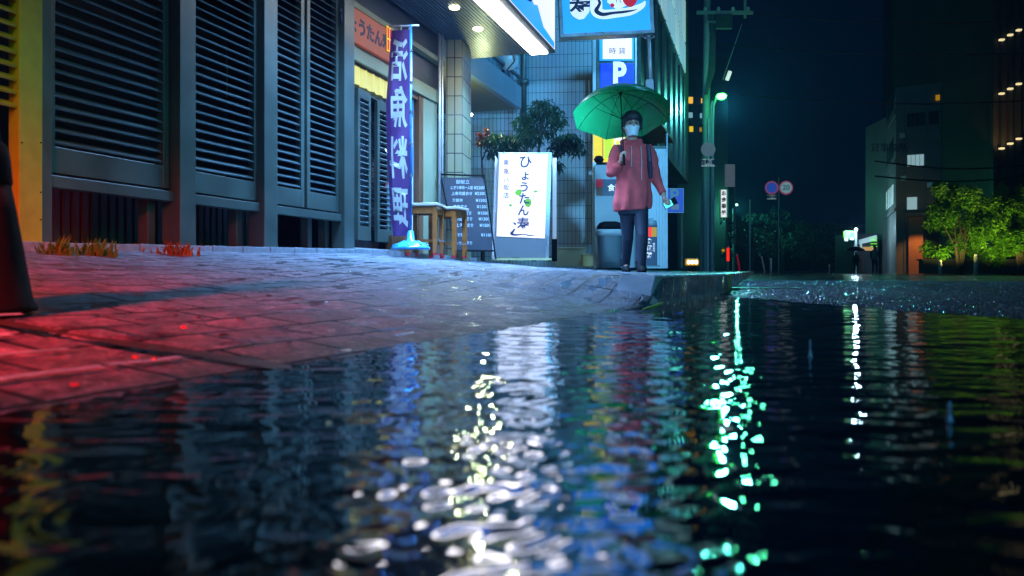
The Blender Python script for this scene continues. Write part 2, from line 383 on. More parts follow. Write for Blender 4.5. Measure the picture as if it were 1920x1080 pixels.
# yellow-painted end of the kerb and the kerb further up the street
kb2 = MB(); kb2.box(-.42, -.212, 6.64, 7.0, -.05, .152); o = kb2.build('kerb_painted_end', 'yellow', bevel=.01); struct(o)
kb3 = MB()
y = 7.01
while y < 60: kb3.box(-.40, -.214, y, y+1.19, -.05, .156); y += 1.2
struct(kb3.build('kerb_far', kerb_mat(), bevel=.008))

# road: asphalt lying just under the puddle near the camera, crowning above it farther away
def puddle_edge(X, Y):     # signed distance beyond the puddle's far shore
    # shore runs from (-.45,5.3) to (.85,2.7)
    ax, ay, bx, by = -.35, 5.4, 1.05, 2.35
    nx, ny = (ay-by), (bx-ax); l = math.hypot(nx, ny); nx /= l; ny /= l
    d = (X-ax)*nx+(Y-ay)*ny
    return d+.10*math.sin(X*3.1+Y*1.3)+.05*math.sin(X*7.7-Y*4.1)
def road_z(X, Y):
    d = puddle_edge(X, Y)
    if d < 0: return -.012-.01*min(1, -d)
    return min(.030, -.012+.05*min(1, d/1.2)+.006*math.sin(X*2+Y))*1.0
rb = MB()
nx_, ny_ = 130, 170
for i in range(nx_+1):
    a = i/nx_; X = -1.3+ (a**2.2)*68
    for j in range(ny_+1):
        b = j/ny_; Y = -2+ (b**2.2)*125
        rb.v.append((X, Y, road_z(X, Y)))
for i in range(nx_):
    for j in range(ny_):
        a = i*(ny_+1)+j; rb.f.append((a, a+ny_+1, a+ny_+2, a+1))
def asphalt():
    m = bpy.data.materials.new('wet_asphalt'); m.use_nodes = True; nt = m.node_tree; b = nt.nodes['Principled BSDF']; L = nt.links.new
    tc = nod(nt, 'ShaderNodeTexCoord')
    vo = nod(nt, 'ShaderNodeTexVoronoi'); vo.inputs['Scale'].default_value = 45; L(tc.outputs['Object'], vo.inputs['Vector'])
    nz = nod(nt, 'ShaderNodeTexNoise'); nz.inputs['Scale'].default_value = 1.2; nz.inputs['Detail'].default_value = 5; L(tc.outputs['Object'], nz.inputs['Vector'])
    mx = nod(nt, 'ShaderNodeMix', data_type='RGBA'); mx.inputs[6].default_value = (.02, .02, .022, 1); mx.inputs[7].default_value = (.07, .07, .07, 1); L(vo.outputs['Color'], mx.inputs[0]); L(mx.outputs[2], b.inputs['Base Color'])
    mr = nod(nt, 'ShaderNodeMapRange'); mr.inputs[1].default_value = .35; mr.inputs[2].default_value = .65; mr.inputs[3].default_value = .08; mr.inputs[4].default_value = .28; L(nz.outputs['Fac'], mr.inputs[0]); L(mr.outputs[0], b.inputs['Roughness'])
    bp = nod(nt, 'ShaderNodeBump', invert=True); bp.inputs['Distance'].default_value = .05; bp.inputs['Strength'].default_value = 1.0; L(vo.outputs['Distance'], bp.inputs['Height']); L(bp.outputs[0], b.inputs['Normal'])
    return m
M['asphalt'] = asphalt()
struct(rb.build('road', 'asphalt', smooth=True))
g = MB(); g.box(-39, 79, -11, 129, -.12, -.10); struct(g.build('ground', 'concdark'))

ag = MB(); rs = random.Random(3)
cnt = 0
while cnt < 24000:
    d_ = 1.6*math.pow(8.0, rs.random()); a_ = rs.uniform(R(2), R(36)); X_ = d_*math.sin(a_)*cs-d_*math.cos(a_)*sn; Y_2 = d_*math.sin(a_)*sn+d_*math.cos(a_)*cs
    if X_ < kerbX(Y_2)+.03 or puddle_edge(X_, Y_2) < rs.uniform(.05, .5): continue
    cnt += 1; r_ = rs.uniform(.003, .0068)*(1+d_*.12); z_ = road_z(X_, Y_2); n = len(ag.v); t_ = rs.uniform(0, 6.28); h_ = r_*rs.uniform(.3, .7)
    for k_ in range(5):
        q_ = t_+k_*1.2566; rr_ = r_*rs.uniform(.75, 1.2); ag.v.append((X_+rr_*math.cos(q_), Y_2+rr_*math.sin(q_), z_-.001))
    ag.v.append((X_+rs.uniform(-.3, .3)*r_, Y_2+rs.uniform(-.3, .3)*r_, z_+h_))
    ag.f += [(n+k_, n+(k_+1) % 5, n+5) for k_ in range(5)]
tag(ag.build('road_aggregate', mat('wet_stone_chips', (.10, .105, .11), .12, scale=60, var=.8, spec=.9)), 'coarse wet stone chips of the asphalt glinting beyond the puddle', 'gravel', None, 'stuff')
# puddle: real rippled surface, finely tessellated
rng = np.random.default_rng(5)
NR, NA = 1150, 640
rad = .16*np.power(9.0/.16, np.linspace(0, 1, NR)); ang = np.linspace(R(-44), R(52), NA)
A, Rr = np.meshgrid(ang, rad)
PX = Rr*np.sin(A)*cs-Rr*np.cos(A)*sn; PY = Rr*np.sin(A)*sn+Rr*np.cos(A)*cs
Z = np.zeros_like(PX)
step = Rr*(math.log(9.0/.16)/NR)
def addwave(lam, amp, th):
    k = 2*math.pi/lam; ph = rng.uniform(0, 6.28)
    env = np.clip((lam/step-2.5)/3, 0, 1)
    patch = .5+.5*np.sin(PX*rng.uniform(.8, 3)+PY*rng.uniform(.8, 3)+rng.uniform(0, 6))
    return amp*env*patch*np.sin(k*(PX*math.sin(th)+PY*math.cos(th))+ph)
for lam, slope, n in ((.34, .005, 5), (.17, .011, 7), (.095, .014, 9), (.058, .014, 9), (.040, .011, 9)):
    for i in range(n): Z += addwave(lam*rng.uniform(.8, 1.25), slope*lam/6.28*1.25, rng.uniform(-.95, .38))
for i in range(150):   # rings where raindrops fell
    r = .35*math.pow(14, rng.uniform(0, 1)); a = rng.uniform(R(-36), R(36)); cx = r*math.sin(a)*cs-r*math.cos(a)*sn; cy = r*math.sin(a)*sn+r*math.cos(a)*cs
    r0 = rng.uniform(.01, .11); lam = rng.uniform(.018, .036); w = lam*1.4
    D = np.hypot(PX-cx, PY-cy); env = np.clip((lam/step-2)/2, 0, 1)
    Z += np.where(np.abs(D-r0) < 4*w, .00028*env*np.cos(2*math.pi*(D-r0)/lam)*np.exp(-((D-r0)/w)**2)*min(1, .03/r0+.3), 0)
me = bpy.data.meshes.new('puddle'); V = np.stack([PX, PY, Z], -1).reshape(-1, 3).astype(np.float32)
idx = np.arange(NR*NA).reshape(NR, NA); Q = np.stack([idx[:-1, :-1], idx[:-1, 1:], idx[1:, 1:], idx[1:, :-1]], -1).reshape(-1, 4).astype(np.int32)
me.vertices.add(len(V)); me.vertices.foreach_set('co', V.ravel()); me.loops.add(Q.size); me.loops.foreach_set('vertex_index', Q.ravel())
me.polygons.add(len(Q)); me.polygons.foreach_set('loop_start', np.arange(0, Q.size, 4, dtype=np.int32)); me.update(calc_edges=True); me.shade_smooth()
if me.polygons[0].normal.z < 0: me.flip_normals()
wo = bpy.data.objects.new('puddle', me); C.objects.link(wo); struct(wo)
wm = bpy.data.materials.new('rain_water'); wm.use_nodes = True; nt = wm.node_tree; b = nt.nodes['Principled BSDF']
b.inputs['Base Color'].default_value = (.003, .007, .010, 1); b.inputs['Roughness'].default_value = .025; b.inputs['IOR'].default_value = 2.0; b.inputs['Specular IOR Level'].default_value = .85
nz = nod(nt, 'ShaderNodeTexNoise'); nz.inputs['Scale'].default_value = 28; nz.inputs['Detail'].default_value = 2; tc = nod(nt, 'ShaderNodeTexCoord'); nt.links.new(tc.outputs['Object'], nz.inputs['Vector'])
bp = nod(nt, 'ShaderNodeBump'); bp.inputs['Distance'].default_value = .0035; bp.inputs['Strength'].default_value = .08; nt.links.new(nz.outputs['Fac'], bp.inputs['Height']); me.materials.append(wm)

# ------------------------------------------------------------------ restaurant front (facade plane X = XW, street side +X)
rest = empty('restaurant_building', 'restaurant frontage with dark louvred screen wall, lit entrance, canopy and pale tiled pillar', 'restaurant', (XW, 6, .3))
def fx(a, b, X0, X1, z0, z1): pass
def RB(name, m, boxes, bevel=0, parent=None, smooth=False):
    mb = MB()
    for bx in boxes: mb.box(*bx)
    o = mb.build(name, m, parent or rest, bevel=bevel)
    o.matrix_parent_inverse = Matrix.Translation(-rest.location)
    return o
Y_ = lambda px: wy(px, XW)
zb = lambda Y: zwall(Y)-.02
# plinth with wet lip along the foot of the wall
pl = MB(); 
yy = 2.0
while yy < 8.8:
    L_ = .30; z = zwall(yy)
    pl.box(XW-.05, XW+.13, yy+.004, yy+L_-.004, z-.06, z+.028+random.uniform(-.002, .002)); yy += L_
o = pl.build('plinth', mat('wet_plinth_tile', (.20, .24, .27), .15, scale=20, var=.5, bump=.3), rest, bevel=.004); o.matrix_parent_inverse = Matrix.Translation(-rest.location)
RB('back_wall', 'dark', [(XW-1.3, XW-1.2, 0, 6.0, .2, 3.2), (XW-1.2, XW-.02, 6.02, 6.06, .2, 2.7)])
panels = [(105, 308), (357, 478), (510, 566), (583, 632)]
sz0, sz1 = .79, 2.62
posts = [(70, 89, .0, .03), (322, 352, -.02, .06), (482, 507, -.02, .06), (636, 655, -.02, .05)]
for (a, b) in panels:
    y0, y1 = Y_(a), Y_(b)
    mb = MB(); z = sz0+.03
    while z < sz1:
        t = Matrix.Translation((XW-.03+random.gauss(0, .0012), 0, z+random.gauss(0, .0012))) @ Matrix.Rotation(R(32+random.gauss(0, 2.2)), 4, 'Y') @ Matrix.Translation((0, (y0+y1)/2, 0)) @ Matrix.Rotation(random.gauss(0, .0022), 4, 'X') @ Matrix.Translation((0, -(y0+y1)/2, 0))
        mb.box(-.024, .024, y0-.01, y1+.01, -.004, .004, t); z += .0585
    fr = RB('louvre_panel', 'metal', [(XW-.055, XW-.005, y0-.045, y0, sz0-.13, sz1), (XW-.055, XW-.005, y1, y1+.045, sz0-.13, sz1), (XW-.054, XW-.006, y0, y1, sz0-.13, sz0), (XW-.054, XW-.006, y0, y1, sz1-.04, sz1+.02)], bevel=.003)
    sl = mb.build('slats', 'slat', fr)
    for sc in ((y0-.022, sz0-.1), (y1+.022, sz0-.1)):
        pass
for i, (a, b, r0, r1) in enumerate(posts):
    y0, y1 = Y_(a), Y_(b)
    RB('post', 'metal', [(XW+r0-.05, XW+r1, y0, y1, zb(y0), 3.2)], bevel=.004)
for (a, b) in ((89, 322), (352, 482), (507, 636)):
    RB('rail', 'metal', [(XW-.05, XW+.022, Y_(a)+.001, Y_(b)-.001, .585, .645)], bevel=.004)
RB('header', 'metal', [(XW-.06, XW+.012, Y_(70), Y_(655), 2.645, 3.6)])
for px in (308, 470, 600, 632):   # short feet under the rail, set back
    y = Y_(px); RB('foot_post', 'metal', [(XW-.16, XW-.09, y-.03, y+.03, zb(y), .60)], bevel=.003)
# ribbed skirting wall behind the gap
mb = MB(); y = 2.3
while y < 5.9: mb.box(XW-.62, XW-.60, y, y+.045, .2, .7); y += .07
o = mb.build('skirting', mat('ribbed_skirting', (.045, .06, .075), .45), rest); o.matrix_parent_inverse = Matrix.Translation(-rest.location)
# left yellow panel + slats
yw = empty('yellow_louvre_screen', 'yellow painted upright panel with narrow yellow slats beside the louvred wall', 'screen', (XW, 2.9, .28))
def YB(name, m, mb, bevel=0):
    o = mb.build(name, m, yw, bevel=bevel); o.matrix_parent_inverse = Matrix.Translation(-yw.location); return o
y0, y1 = Y_(25), Y_(69.3)
YB('panel', 'yellow', MB().box(XW-.03, XW+.035, y0, y1, .25, 3.2), .004)
mb = MB(); z = .95
while z < 2.6:
    mb.box(-.028, .028, Y_(-60), y0-.002, -.006, .006, Matrix.Translation((XW, 0, z)) @ Matrix.Rotation(R(30), 4, 'Y')); z += .062
YB('slats', 'yellow', mb)
mb = MB()
for yy_, py in ((y1-.012, 268), (y1-.012, 361), (y1-.012, 412), (y0+.014, 268)):
    z_ = pz(py, dep(XW, yy_)); YB('screw', 'black', MB().tube([(XW+.034, yy_, z_), (XW+.039, yy_, z_)], .0035, 8))

# entrance section x 655..830
XE = XW
ye0, ye1 = Y_(655), Y_(831)
zt = lambda px, py, X=XW: pz(py, dep(X, wy(px, X)))
zlt, zlb = zt(650, 80), zt(650, 97)       # lintel
RB('wall_upper', 'concdark', [(XW-.20, XW-.06, ye0+.001, ye1, zlt+.002, 3.6)])
RB('lintel', 'paleconc', [(XW-.22, XW+.0, ye0+.002, ye1, zlb-.03, zlt+.03)], bevel=.006)
RB('jamb_wall', 'paleconc', [(XW-.22, XW-.02, Y_(797), Y_(822), zb(8), zlb-.031)])
RB('upper_beam', 'paleconc', [(XW-.06, XW+.02, ye0+.002, ye1, zt(650, 6), zt(650, 6)+.05)])
RB('window_frame', 'wooddark', [(XW-.10, XW-.02, Y_(789.5), Y_(797)-.002, .32, zlb-.031), (XW-.10, XW-.03, Y_(740), Y_(789.5)-.001, zlb-.09, zlb-.032), (XW-.10, XW-.03, Y_(740), Y_(789.5)-.001, .32, .52)], bevel=.004)
RB('window_pane', mat('shop_window_glass', (.05, .12, .2), .12, scale=5, var=.8, emit=(.05, .13, .22), es=.6), [(XW-.085, XW-.075, Y_(740), Y_(789)-.002, .52, zlb-.09)])
# posters behind the pane
RB('poster', mat('pale_poster', (.45, .55, .6), .5, scale=9, var=.7, emit=(.3, .42, .5), es=.5), [(XW-.0735, XW-.072, Y_(774), Y_(786), .60, 1.15)])
RB('poster', mat('amber_poster', (.4, .35, .15), .5, scale=20, var=.8, emit=(.3, .22, .05), es=.4), [(XW-.0735, XW-.072, Y_(778), Y_(786), 1.45, 1.75)])
for k, px in enumerate((824, 829)):
    y = wy(px, XW+.03); mb = MB().tube([(XW+.03, y, .3), (XW+.03, y, 3.0)], .014, 12); o = mb.build('drain_pipe', 'pipe', rest, smooth=True); o.matrix_parent_inverse = Matrix.Translation(-rest.location)
# pillar of pale stacked tile
yp = Y_(836)
pm = MB().box(-3.62, -3.28, 8.9, 9.2, .25, 2.72)
pA = at(836, 300, 8.75); pB = at(867, 300, 8.75); pC = at(883, 300, 9.25); pD = pA+(pC-pB)
mb = MB(); ring = [pA, pB, pC, pD]
mb.rings([[Vector((p.x, p.y, .25)) for p in ring], [Vector((p.x, p.y, 2.72)) for p in ring]])
o = mb.build('pillar', 'tilepale', rest); o.matrix_parent_inverse = Matrix.Translation(-rest.location)
uvl = o.data.uv_layers.new(name='UVMap')
for p in o.data.polygons:
    if abs(p.normal.z) < .5:
        vs = [o.data.vertices[i].co for i in p.vertices]; org = vs[0]
        for li in p.loop_indices:
            co = o.data.vertices[o.data.loops[li].vertex_index].co; uvl.data[li].uv = (math.hypot(co.x-ring[1].x, co.y-ring[1].y), co.z)
# canopy: ribbed ceiling, white light box along its street edge
zc = 2.73
ceil = RB('canopy', 'concdark', [(XW-.02, -2.56, 5.3, 9.02, zc+.012, zc+.5)])
mb = MB(); x = XW
while x < -2.57: mb.box(x, x+.026, 5.3, 9.015, zc, zc+.0125); x += .036
o = mb.build('ceiling_boards', mat('ceiling_board', (.05, .075, .085), .4, scale=8), ceil); 
o.matrix_parent_inverse = Matrix.Identity(4)
for (px, py) in ((852, 13), (896, 53)):
    d = (zc-HC)*F/(HOR-py); p = at(px, py, d)
    dl = MB().lathe([(.048, -.012), (.052, 0), (.052, .004)], (p.x, p.y, zc-.004), 20).build('downlight', mat('downlight_lens', (1, 1, .8), .4, emit=(1, 1, .55), es=7), rest); dl.matrix_parent_inverse = Matrix.Translation(-rest.location)
    lamp('SPOT', 'downlight_lamp', (p.x, p.y, zc-.03), (1, .97, .62), 14, .05, (p.x-.15, p.y, 0), 120)
for p in ((-2.95, 6.6), (-2.95, 7.9)):
    pass
# door leaves with louvres
door = empty('louvred_door', 'blue grey louvred entrance door standing half open left of the purple banner', 'door', (XW-.1, Y_(700), .38))
def DB(name, m, mb, bevel=0, par=None):
    o = mb.build(name, m, par or door, bevel=bevel); 
    o.matrix_parent_inverse = Matrix.Translation(-door.location) if par is None else Matrix.Identity(4); return o
zd0, zd1 = zt(700, 452, XW-.03), zt(668, 167, XW-.03)
def leaf(p0, p1, st=.05):   # door leaf between two plan points
    p0 = Vector(p0); p1 = Vector(p1); u = (p1-p0); L = u.length; u.normalize(); ang = math.atan2(u.y, u.x)
    T = Matrix.Translation((p0.x, p0.y, 0)) @ Matrix.Rotation(ang, 4, 'Z')
    fm = MB(); th = .035
    fm.box(0, st, 0, th, zd0, zd1, T); fm.box(L-st, L, 0, th, zd0, zd1, T); fm.box(st, L-st, .001, th-.001, zd0, zd0+.12, T); fm.box(st, L-st, .001, th-.001, zd1-.08, zd1, T)
    f = DB('leaf', 'metal', fm, .003)
    sm = MB(); z = zd0+.15
    while z < zd1-.09:
        sm.box(st, L-st, -.016, .016, -.004, .004, T @ Matrix.Translation((0, th/2, z)) @ Matrix.Rotation(R(-30), 4, 'X')); z += .052
    DB('slats', 'slat', sm, par=f)
leaf((XW+.02, Y_(668), 0), (XW+.01, Y_(694), 0), .04)
leaf((XW-.06, wy(708, XW-.06), 0), (XW-.06, wy(738, XW-.06), 0), .05)
DB('frame', 'metal', MB().box(XW-.13, XW-.07, Y_(656), Y_(740), zd1+.003, zd1+.06).box(XW-.13, XW-.06, Y_(656), Y_(661), .32, zd1))
DB('glass', 'glass', MB().box(XW-.14, XW-.133, Y_(661), Y_(740), .36, zd1))
DB('sill', 'conc', MB().box(XW-.25, XW+.04, Y_(657), Y_(742), .30, .375), .005)
DB('handle', 'chrome', MB().tube([(XW-.0, wy(722, XW), .95), (XW+.03, wy(722, XW), 1.0), (XW+.03, wy(722, XW), 1.25), (XW, wy(722, XW), 1.3)], .009, 8))
# noren curtain over the door, lit from inside
nr = empty('lit_curtain', 'short yellow green door curtain glowing above the louvred entrance door', 'curtain', (XW-.05, Y_(690), zlb-.3))
ya, yb = Y_(659), Y_(738); ztp, zbt = zlb-.045, zt(658, 149)
cm = MB().grid(lambda a, b: (XW-.045+.012*math.sin(a*34)*(1-b*.6)+.004*math.sin(a*77), ya+(yb-ya)*a, zbt+(ztp-zbt)*b), 90, 5)
o = cm.build('cloth', 'noren', nr, smooth=True); o.matrix_parent_inverse = Matrix.Translation(-nr.location)
o = MB().tube([(XW-.045, ya-.02, ztp), (XW-.045, yb, ztp)], .01, 8).build('rod', 'wooddark', nr); o.matrix_parent_inverse = Matrix.Translation(-nr.location)
# orange wooden fascia sign
fs = empty('carved_wood_sign', 'orange brown wooden name board with dark brushed writing over the entrance', 'sign', (XW, Y_(690), 2.2))
FZ0, FZ1 = zt(650, 75), zt(650, 8)
ya, yb = Y_(646), Y_(731)
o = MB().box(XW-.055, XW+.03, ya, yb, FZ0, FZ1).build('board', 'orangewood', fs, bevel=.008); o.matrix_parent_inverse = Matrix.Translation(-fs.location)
text('ひょうたん寿し', .155, 'ink', fs, (XW+.031, (ya+yb)/2-.02, (FZ0+FZ1)/2+.0), (R(90), 0, R(90)), bold=.006, world=True, sx=1.0)
o = MB().box(XW+.03, XW+.036, Y_(719), Y_(728), FZ0+.1, FZ0+.31).build('red_seal', 'redlit', fs); o.matrix_parent_inverse = Matrix.Translation(-fs.location)
sq = MB()
for a, b_, c, d_ in ((718.3, 719, .09, .32), (723.2, 723.8, .09, .32), (727.6, 728.3, .09, .32)): sq.box(XW+.0361, XW+.039, Y_(a), Y_(b_), FZ0+c, FZ0+d_)
for c in (.09, .2, .31): sq.box(XW+.0362, XW+.0385, Y_(718.3), Y_(728.3), FZ0+c, FZ0+c+.01)
o = sq.build('seal_lines', 'yellowlit', fs); o.matrix_parent_inverse = Matrix.Translation(-fs.location)

# canopy light box: white lit underside, blue and white printed street face
lb = empty('canopy_lightbox_sign', 'long white light box along the canopy edge with blue and white printed side', 'sign', (-2.4, 8, zc))
def LB(name, m, mb, bevel=0):
    o = mb.build(name, m, lb, bevel=bevel); o.matrix_parent_inverse = Matrix.Translation(-lb.location); return o
LB('casing', 'metal', MB().box(-2.56, -2.262, 4.5, 9.05, zc-.004, zc+.85), .004)
LB('diffuser', 'tube', MB().box(-2.535, -2.335, 7.925, 9.0, zc-.02, zc-.005).box(-2.535, -2.335, 6.8, 7.915, zc-.02, zc-.005).box(-2.535, -2.335, 5.67, 6.79, zc-.02, zc-.005).box(-2.535, -2.335, 4.55, 5.66, zc-.02, zc-.005))
LB('printed_face', 'signwhite', MB().box(-2.262, -2.255, 4.55, 9.02, zc+.03, zc+.82))
def facepoly(pts, m, x=-2.254):   # polygon on the street face, (y,z)
    mb = MB(); mb.v = [(x, p[0], p[1]) for p in pts]+[(x-.003, p[0], p[1]) for p in pts]; k = len(pts)
    mb.f = [tuple(range(k)), tuple(reversed(range(k, 2*k)))]+[(i, i+k, (i+1) % k+k, (i+1) % k) for i in range(k)]; return mb
LB('print', 'cyan', facepoly([(5.2, zc+.032), (8.98, zc+.032), (8.98, zc+.10), (8.5, zc+.14), (8.25, zc+.3), (8.1, zc+.26), (7.9, zc+.36), (7.7, zc+.5), (7.4, zc+.42), (7.2, zc+.6), (5.2, zc+.6)], 'cyan'))
text('寿し', .62, 'ink', lb, (-2.2525, 7.55, zc+.45), (R(90), 0, R(90)), bold=.01, world=True)

# ------------------------------------------------------------------ frame helper: things facing the camera side
def face(name, label, cat, px, py, d, group=None, rz=0, z=None):
    p = at(px, py, d)
    if z is not None: p.z = z
    return empty(name, label, cat, p, TH+rz, group), d/F      # local x right, y away, z up; k = metres per photo pixel

# nobori banner ------------------------------------------------
d = 6.95
nb, k = face('banner_flag', 'tall purple vertical banner with white brushed characters on a blue pole', 'banner', 770, 468, d)
B0 = 468
def L(px, py, x0=770): return ((px-x0)*k, (B0-py)*k)
pm = MB().tube([(0, 0, .05), (0, 0, L(0, 46)[1])], .0125, 12); pm.build('pole', mat('blue_pole', (.02, .15, .38), .3, coat=.4), nb, smooth=True)
for py in (95, 155, 210, 270, 330): MB().tube([(0, 0, L(0, py)[1]-.012), (0, 0, L(0, py)[1]+.012)], .016, 12).build('pole_clip', 'chrome', nb)
MB().tube([(L(730, 0)[0], -.002, L(0, 50)[1]), (L(786, 0)[0], -.002, L(0, 48)[1])], .009, 10).build('crossbar', 'pipe', nb, smooth=True)
def cloth(a, b, off=0):      # a across 0 left..1 right, b down 0..1
    xl = 735-725*.0; py = 56+(443-56)*b
    left = lerp(b, [(0, 733), (.12, 728), (.35, 722.5), (.6, 724), (.85, 733), (1, 737)])
    right = lerp(b, [(0, 768.5), (.5, 768.5), (.9, 768.5), (.965, 768), (1, 762)])
    px = left+(right-left)*a
    yy = .035*math.sin(b*5+a*2.2)*(1-a*.8)+.02*math.sin(b*13+a*6)*(1-a)+.10*max(0, .22-a)*2
    if b > .95: py -= (1-a)*0
    return ((px-770)*k, -.02+yy-off, (B0-py)*k)
cl = MB().grid(lambda a, b: cloth(a, b), 24, 90).build('cloth', 'purple', nb, smooth=True)
for px in (735, 752, 767): MB().tube([((px-770)*k, -.0, (B0-57)*k), ((px-769)*k, -.004, (B0-48)*k)], .007, 6).build('tie_loop', 'clothwhite', nb)
# the writing is seen from the back, so it is mirrored; bent to follow the cloth
def wrap_text(body, cx, cyp, w, h, m, par, bold):
    c = bpy.data.curves.new('lettering', 'FONT'); c.body = body; c.size = 1; c.align_x = 'CENTER'; c.align_y = 'CENTER'; c.offset = bold; c.resolution_u = 4
    t = bpy.data.objects.new('lettering', c); C.objects.link(t); me = bpy.data.meshes.new_from_object(t.evaluated_get(bpy.context.evaluated_depsgraph_get())); bpy.data.objects.remove(t)
    bm = bmesh.new(); bm.from_mesh(me); bmesh.ops.triangulate(bm, faces=bm.faces)
    for it in range(3):
        es = [e for e in bm.edges if e.calc_length() > .06]
        if es: bmesh.ops.subdivide_edges(bm, edges=es, cuts=1)
    co = [v.co for v in bm.verts]; x0 = min(c.x for c in co); x1 = max(c.x for c in co); y0 = min(c.y for c in co); y1 = max(c.y for c in co)
    for v in bm.verts:
        fx_ = (v.co.x-(x0+x1)/2)/(x1-x0); fy_ = (v.co.y-(y0+y1)/2)/(y1-y0)
        a = cx-fx_*w; b = cyp-fy_*h
        p = cloth(a, b, .003); v.co = p
    bm.to_mesh(me); bm.free(); me.materials.clear(); me.materials.append(M[m])
    o = bpy.data.objects.new('lettering', me); C.objects.link(o); o.parent = par; return o
for ch, cy in (('活', .145), ('魚', .375), ('料', .62), ('理', .87)): wrap_text(ch, .52, cy, .80, .205, 'clothwhite', cl, .022)
bs = MB().lathe([(.17, 0), (.175, .015), (.15, .03), (.12, .055), (.085, .07), (.035, .078), (.028, .16), (.02, .165)], (0, 0, 0), 28).build('base', 'cyanpl', nb, smooth=True)
gb = MB()
for i in range(8):
    a = i*math.pi/4; gb.tube([(.06*math.cos(a), .06*math.sin(a), .076), (.16*math.cos(a), .16*math.sin(a), .034)], .006, 6)
gb.build('ribs', 'cyanpl', bs)

# stools ---------------------------------------------------------
def stool(label, px, py, d, w, hgt, rz, top=True):
    p = at(px, py, d); st = empty('stool', label, 'stool', p, TH+rz, 'wooden stools by the entrance')
    MB().box(-w/2-.01, w/2+.01, -w/2-.01, w/2+.01, hgt-.028, hgt).build('seat', mat('wet_seat', (.55, .50, .38), .2, scale=12, var=.3, coat=.6), st, bevel=.006)
    for sx in (-1, 1):
        for sy in (-1, 1):
            MB().box(-.02, .02, -.02, .02, .02, hgt-.029, Matrix.Translation((sx*(w/2-.025), sy*(w/2-.025), 0))).build('leg', 'wood', st, bevel=.003)
            lg = MB().lathe([(.022, 0), (.022, .02)], (sx*(w/2-.025), sy*(w/2-.025), 0), 10).build('foot_pad', 'reddull', st)
    MB().box(-w/2+.046, w/2-.046, -w/2+.012, -w/2+.034, hgt-.10, hgt-.03).box(-w/2+.046, w/2-.046, w/2-.034, w/2-.012, hgt-.10, hgt-.03).box(-w/2+.012, -w/2+.034, -w/2+.046, w/2-.046, hgt-.10, hgt-.03).box(w/2-.034, w/2-.012, -w/2+.046, w/2-.046, hgt-.10, hgt-.03).build('apron', 'wood', st, bevel=.003)
    MB().box(-w/2+.046, w/2-.046, -.01, .01, .13, .155).build('stretcher', 'wood', st)
    MB().tube([(w/2+.012, -w/2, .14), (w/2+.012, w/2, .14)], .006, 6).build('side_rail', 'chrome', st)
    return st
stool('orange wooden stool nearer the purple banner, its top wet', 797, 479, 7.6, .31, .49, -.15)
stool('orange wooden stool in front of the chalkboard', 840, 484, 7.9, .30, .50, -.35)

# chalkboard -----------------------------------------------------
d = 8.6
ab, k = face('chalkboard_sign', 'black folding chalkboard with a handwritten price list in front of pale pillar', 'chalkboard', 885, 487, d, rz=R(-1))
def pan(mb, x0b, x1b, x0t, x1t, z0, z1, yb_, yt_, th):
    mb.rings([[(x0b, yb_, z0), (x1b, yb_, z0), (x1t, yt_, z1), (x0t, yt_, z1)], [(x0b, yb_+th, z0), (x1b, yb_+th, z0), (x1t, yt_+th, z1), (x0t, yt_+th, z1)]]); return mb
X = lambda px: (px-885)*k
Zp = lambda py: (487-py)*k
fy = lambda z: -.17+.17*z/Zp(325)
pan(MB(), X(856), X(925), X(830), X(906), Zp(470), Zp(333), fy(Zp(470)), fy(Zp(333)), .01).build('front_board', 'board', ab)
fr = MB()
def bar(x0, z0, x1, z1, w=.012, dy=-.006): fr.tube([(x0, fy(z0)+dy, z0), (x1, fy(z1)+dy, z1)], w, 4)
bar(X(826), Zp(328), X(860), 0+.02); bar(X(908), Zp(328), X(931), .0); bar(X(826), Zp(327), X(909), Zp(330)); bar(X(856), Zp(471), X(927), Zp(471))
fr.build('front_frame', 'black', ab)
bk = MB()
for x0, x1 in ((826, 810), (906, 900)): bk.tube([(X(x0), .0, Zp(327)), (X(x1), .26, .0)], .012, 4)
bk.tube([(X(814), .2, Zp(455)), (X(901), .2, Zp(455))], .01, 4); bk.build('back_leg_frame', 'black', ab)
rows = [('御献立', '', 342), ('にぎり寿司一人前', '¥2200', 353), ('上寿司盛合せ', '¥2300', 364), ('海鮮丼', '¥1500', 377), ('煮魚定食', '¥1300', 389), ('天ぷら定食', '¥1500', 401), ('お造り定食', '¥1300', 412), ('上天丼定食', '¥1500', 424), ('日替り', '¥1100', 442), ('お持帰り', '', 457)]
for t_, p_, py in rows:
    f = (py-333)/137; xl = 836+22*f; z = Zp(py); yy = fy(z)-.004; rx = R(90)-math.atan2(.17, Zp(325))
    if t_ == '御献立': text(t_, .05, 'chalk', ab, (X(868), yy, z), (rx, 0, 0), ext=.0006)
    else:
        text(t_, .042, 'chalk', ab, (X(xl+6), yy, z), (rx, 0, 0), ext=.0006, align='LEFT', bold=.0004, sx=.9 if len(t_) < 7 else .72)
        if p_: text(p_, .046, 'chalk', ab, (X(xl+60), yy, z), (rx, R(0), 0), ext=.0006, bold=.0006)

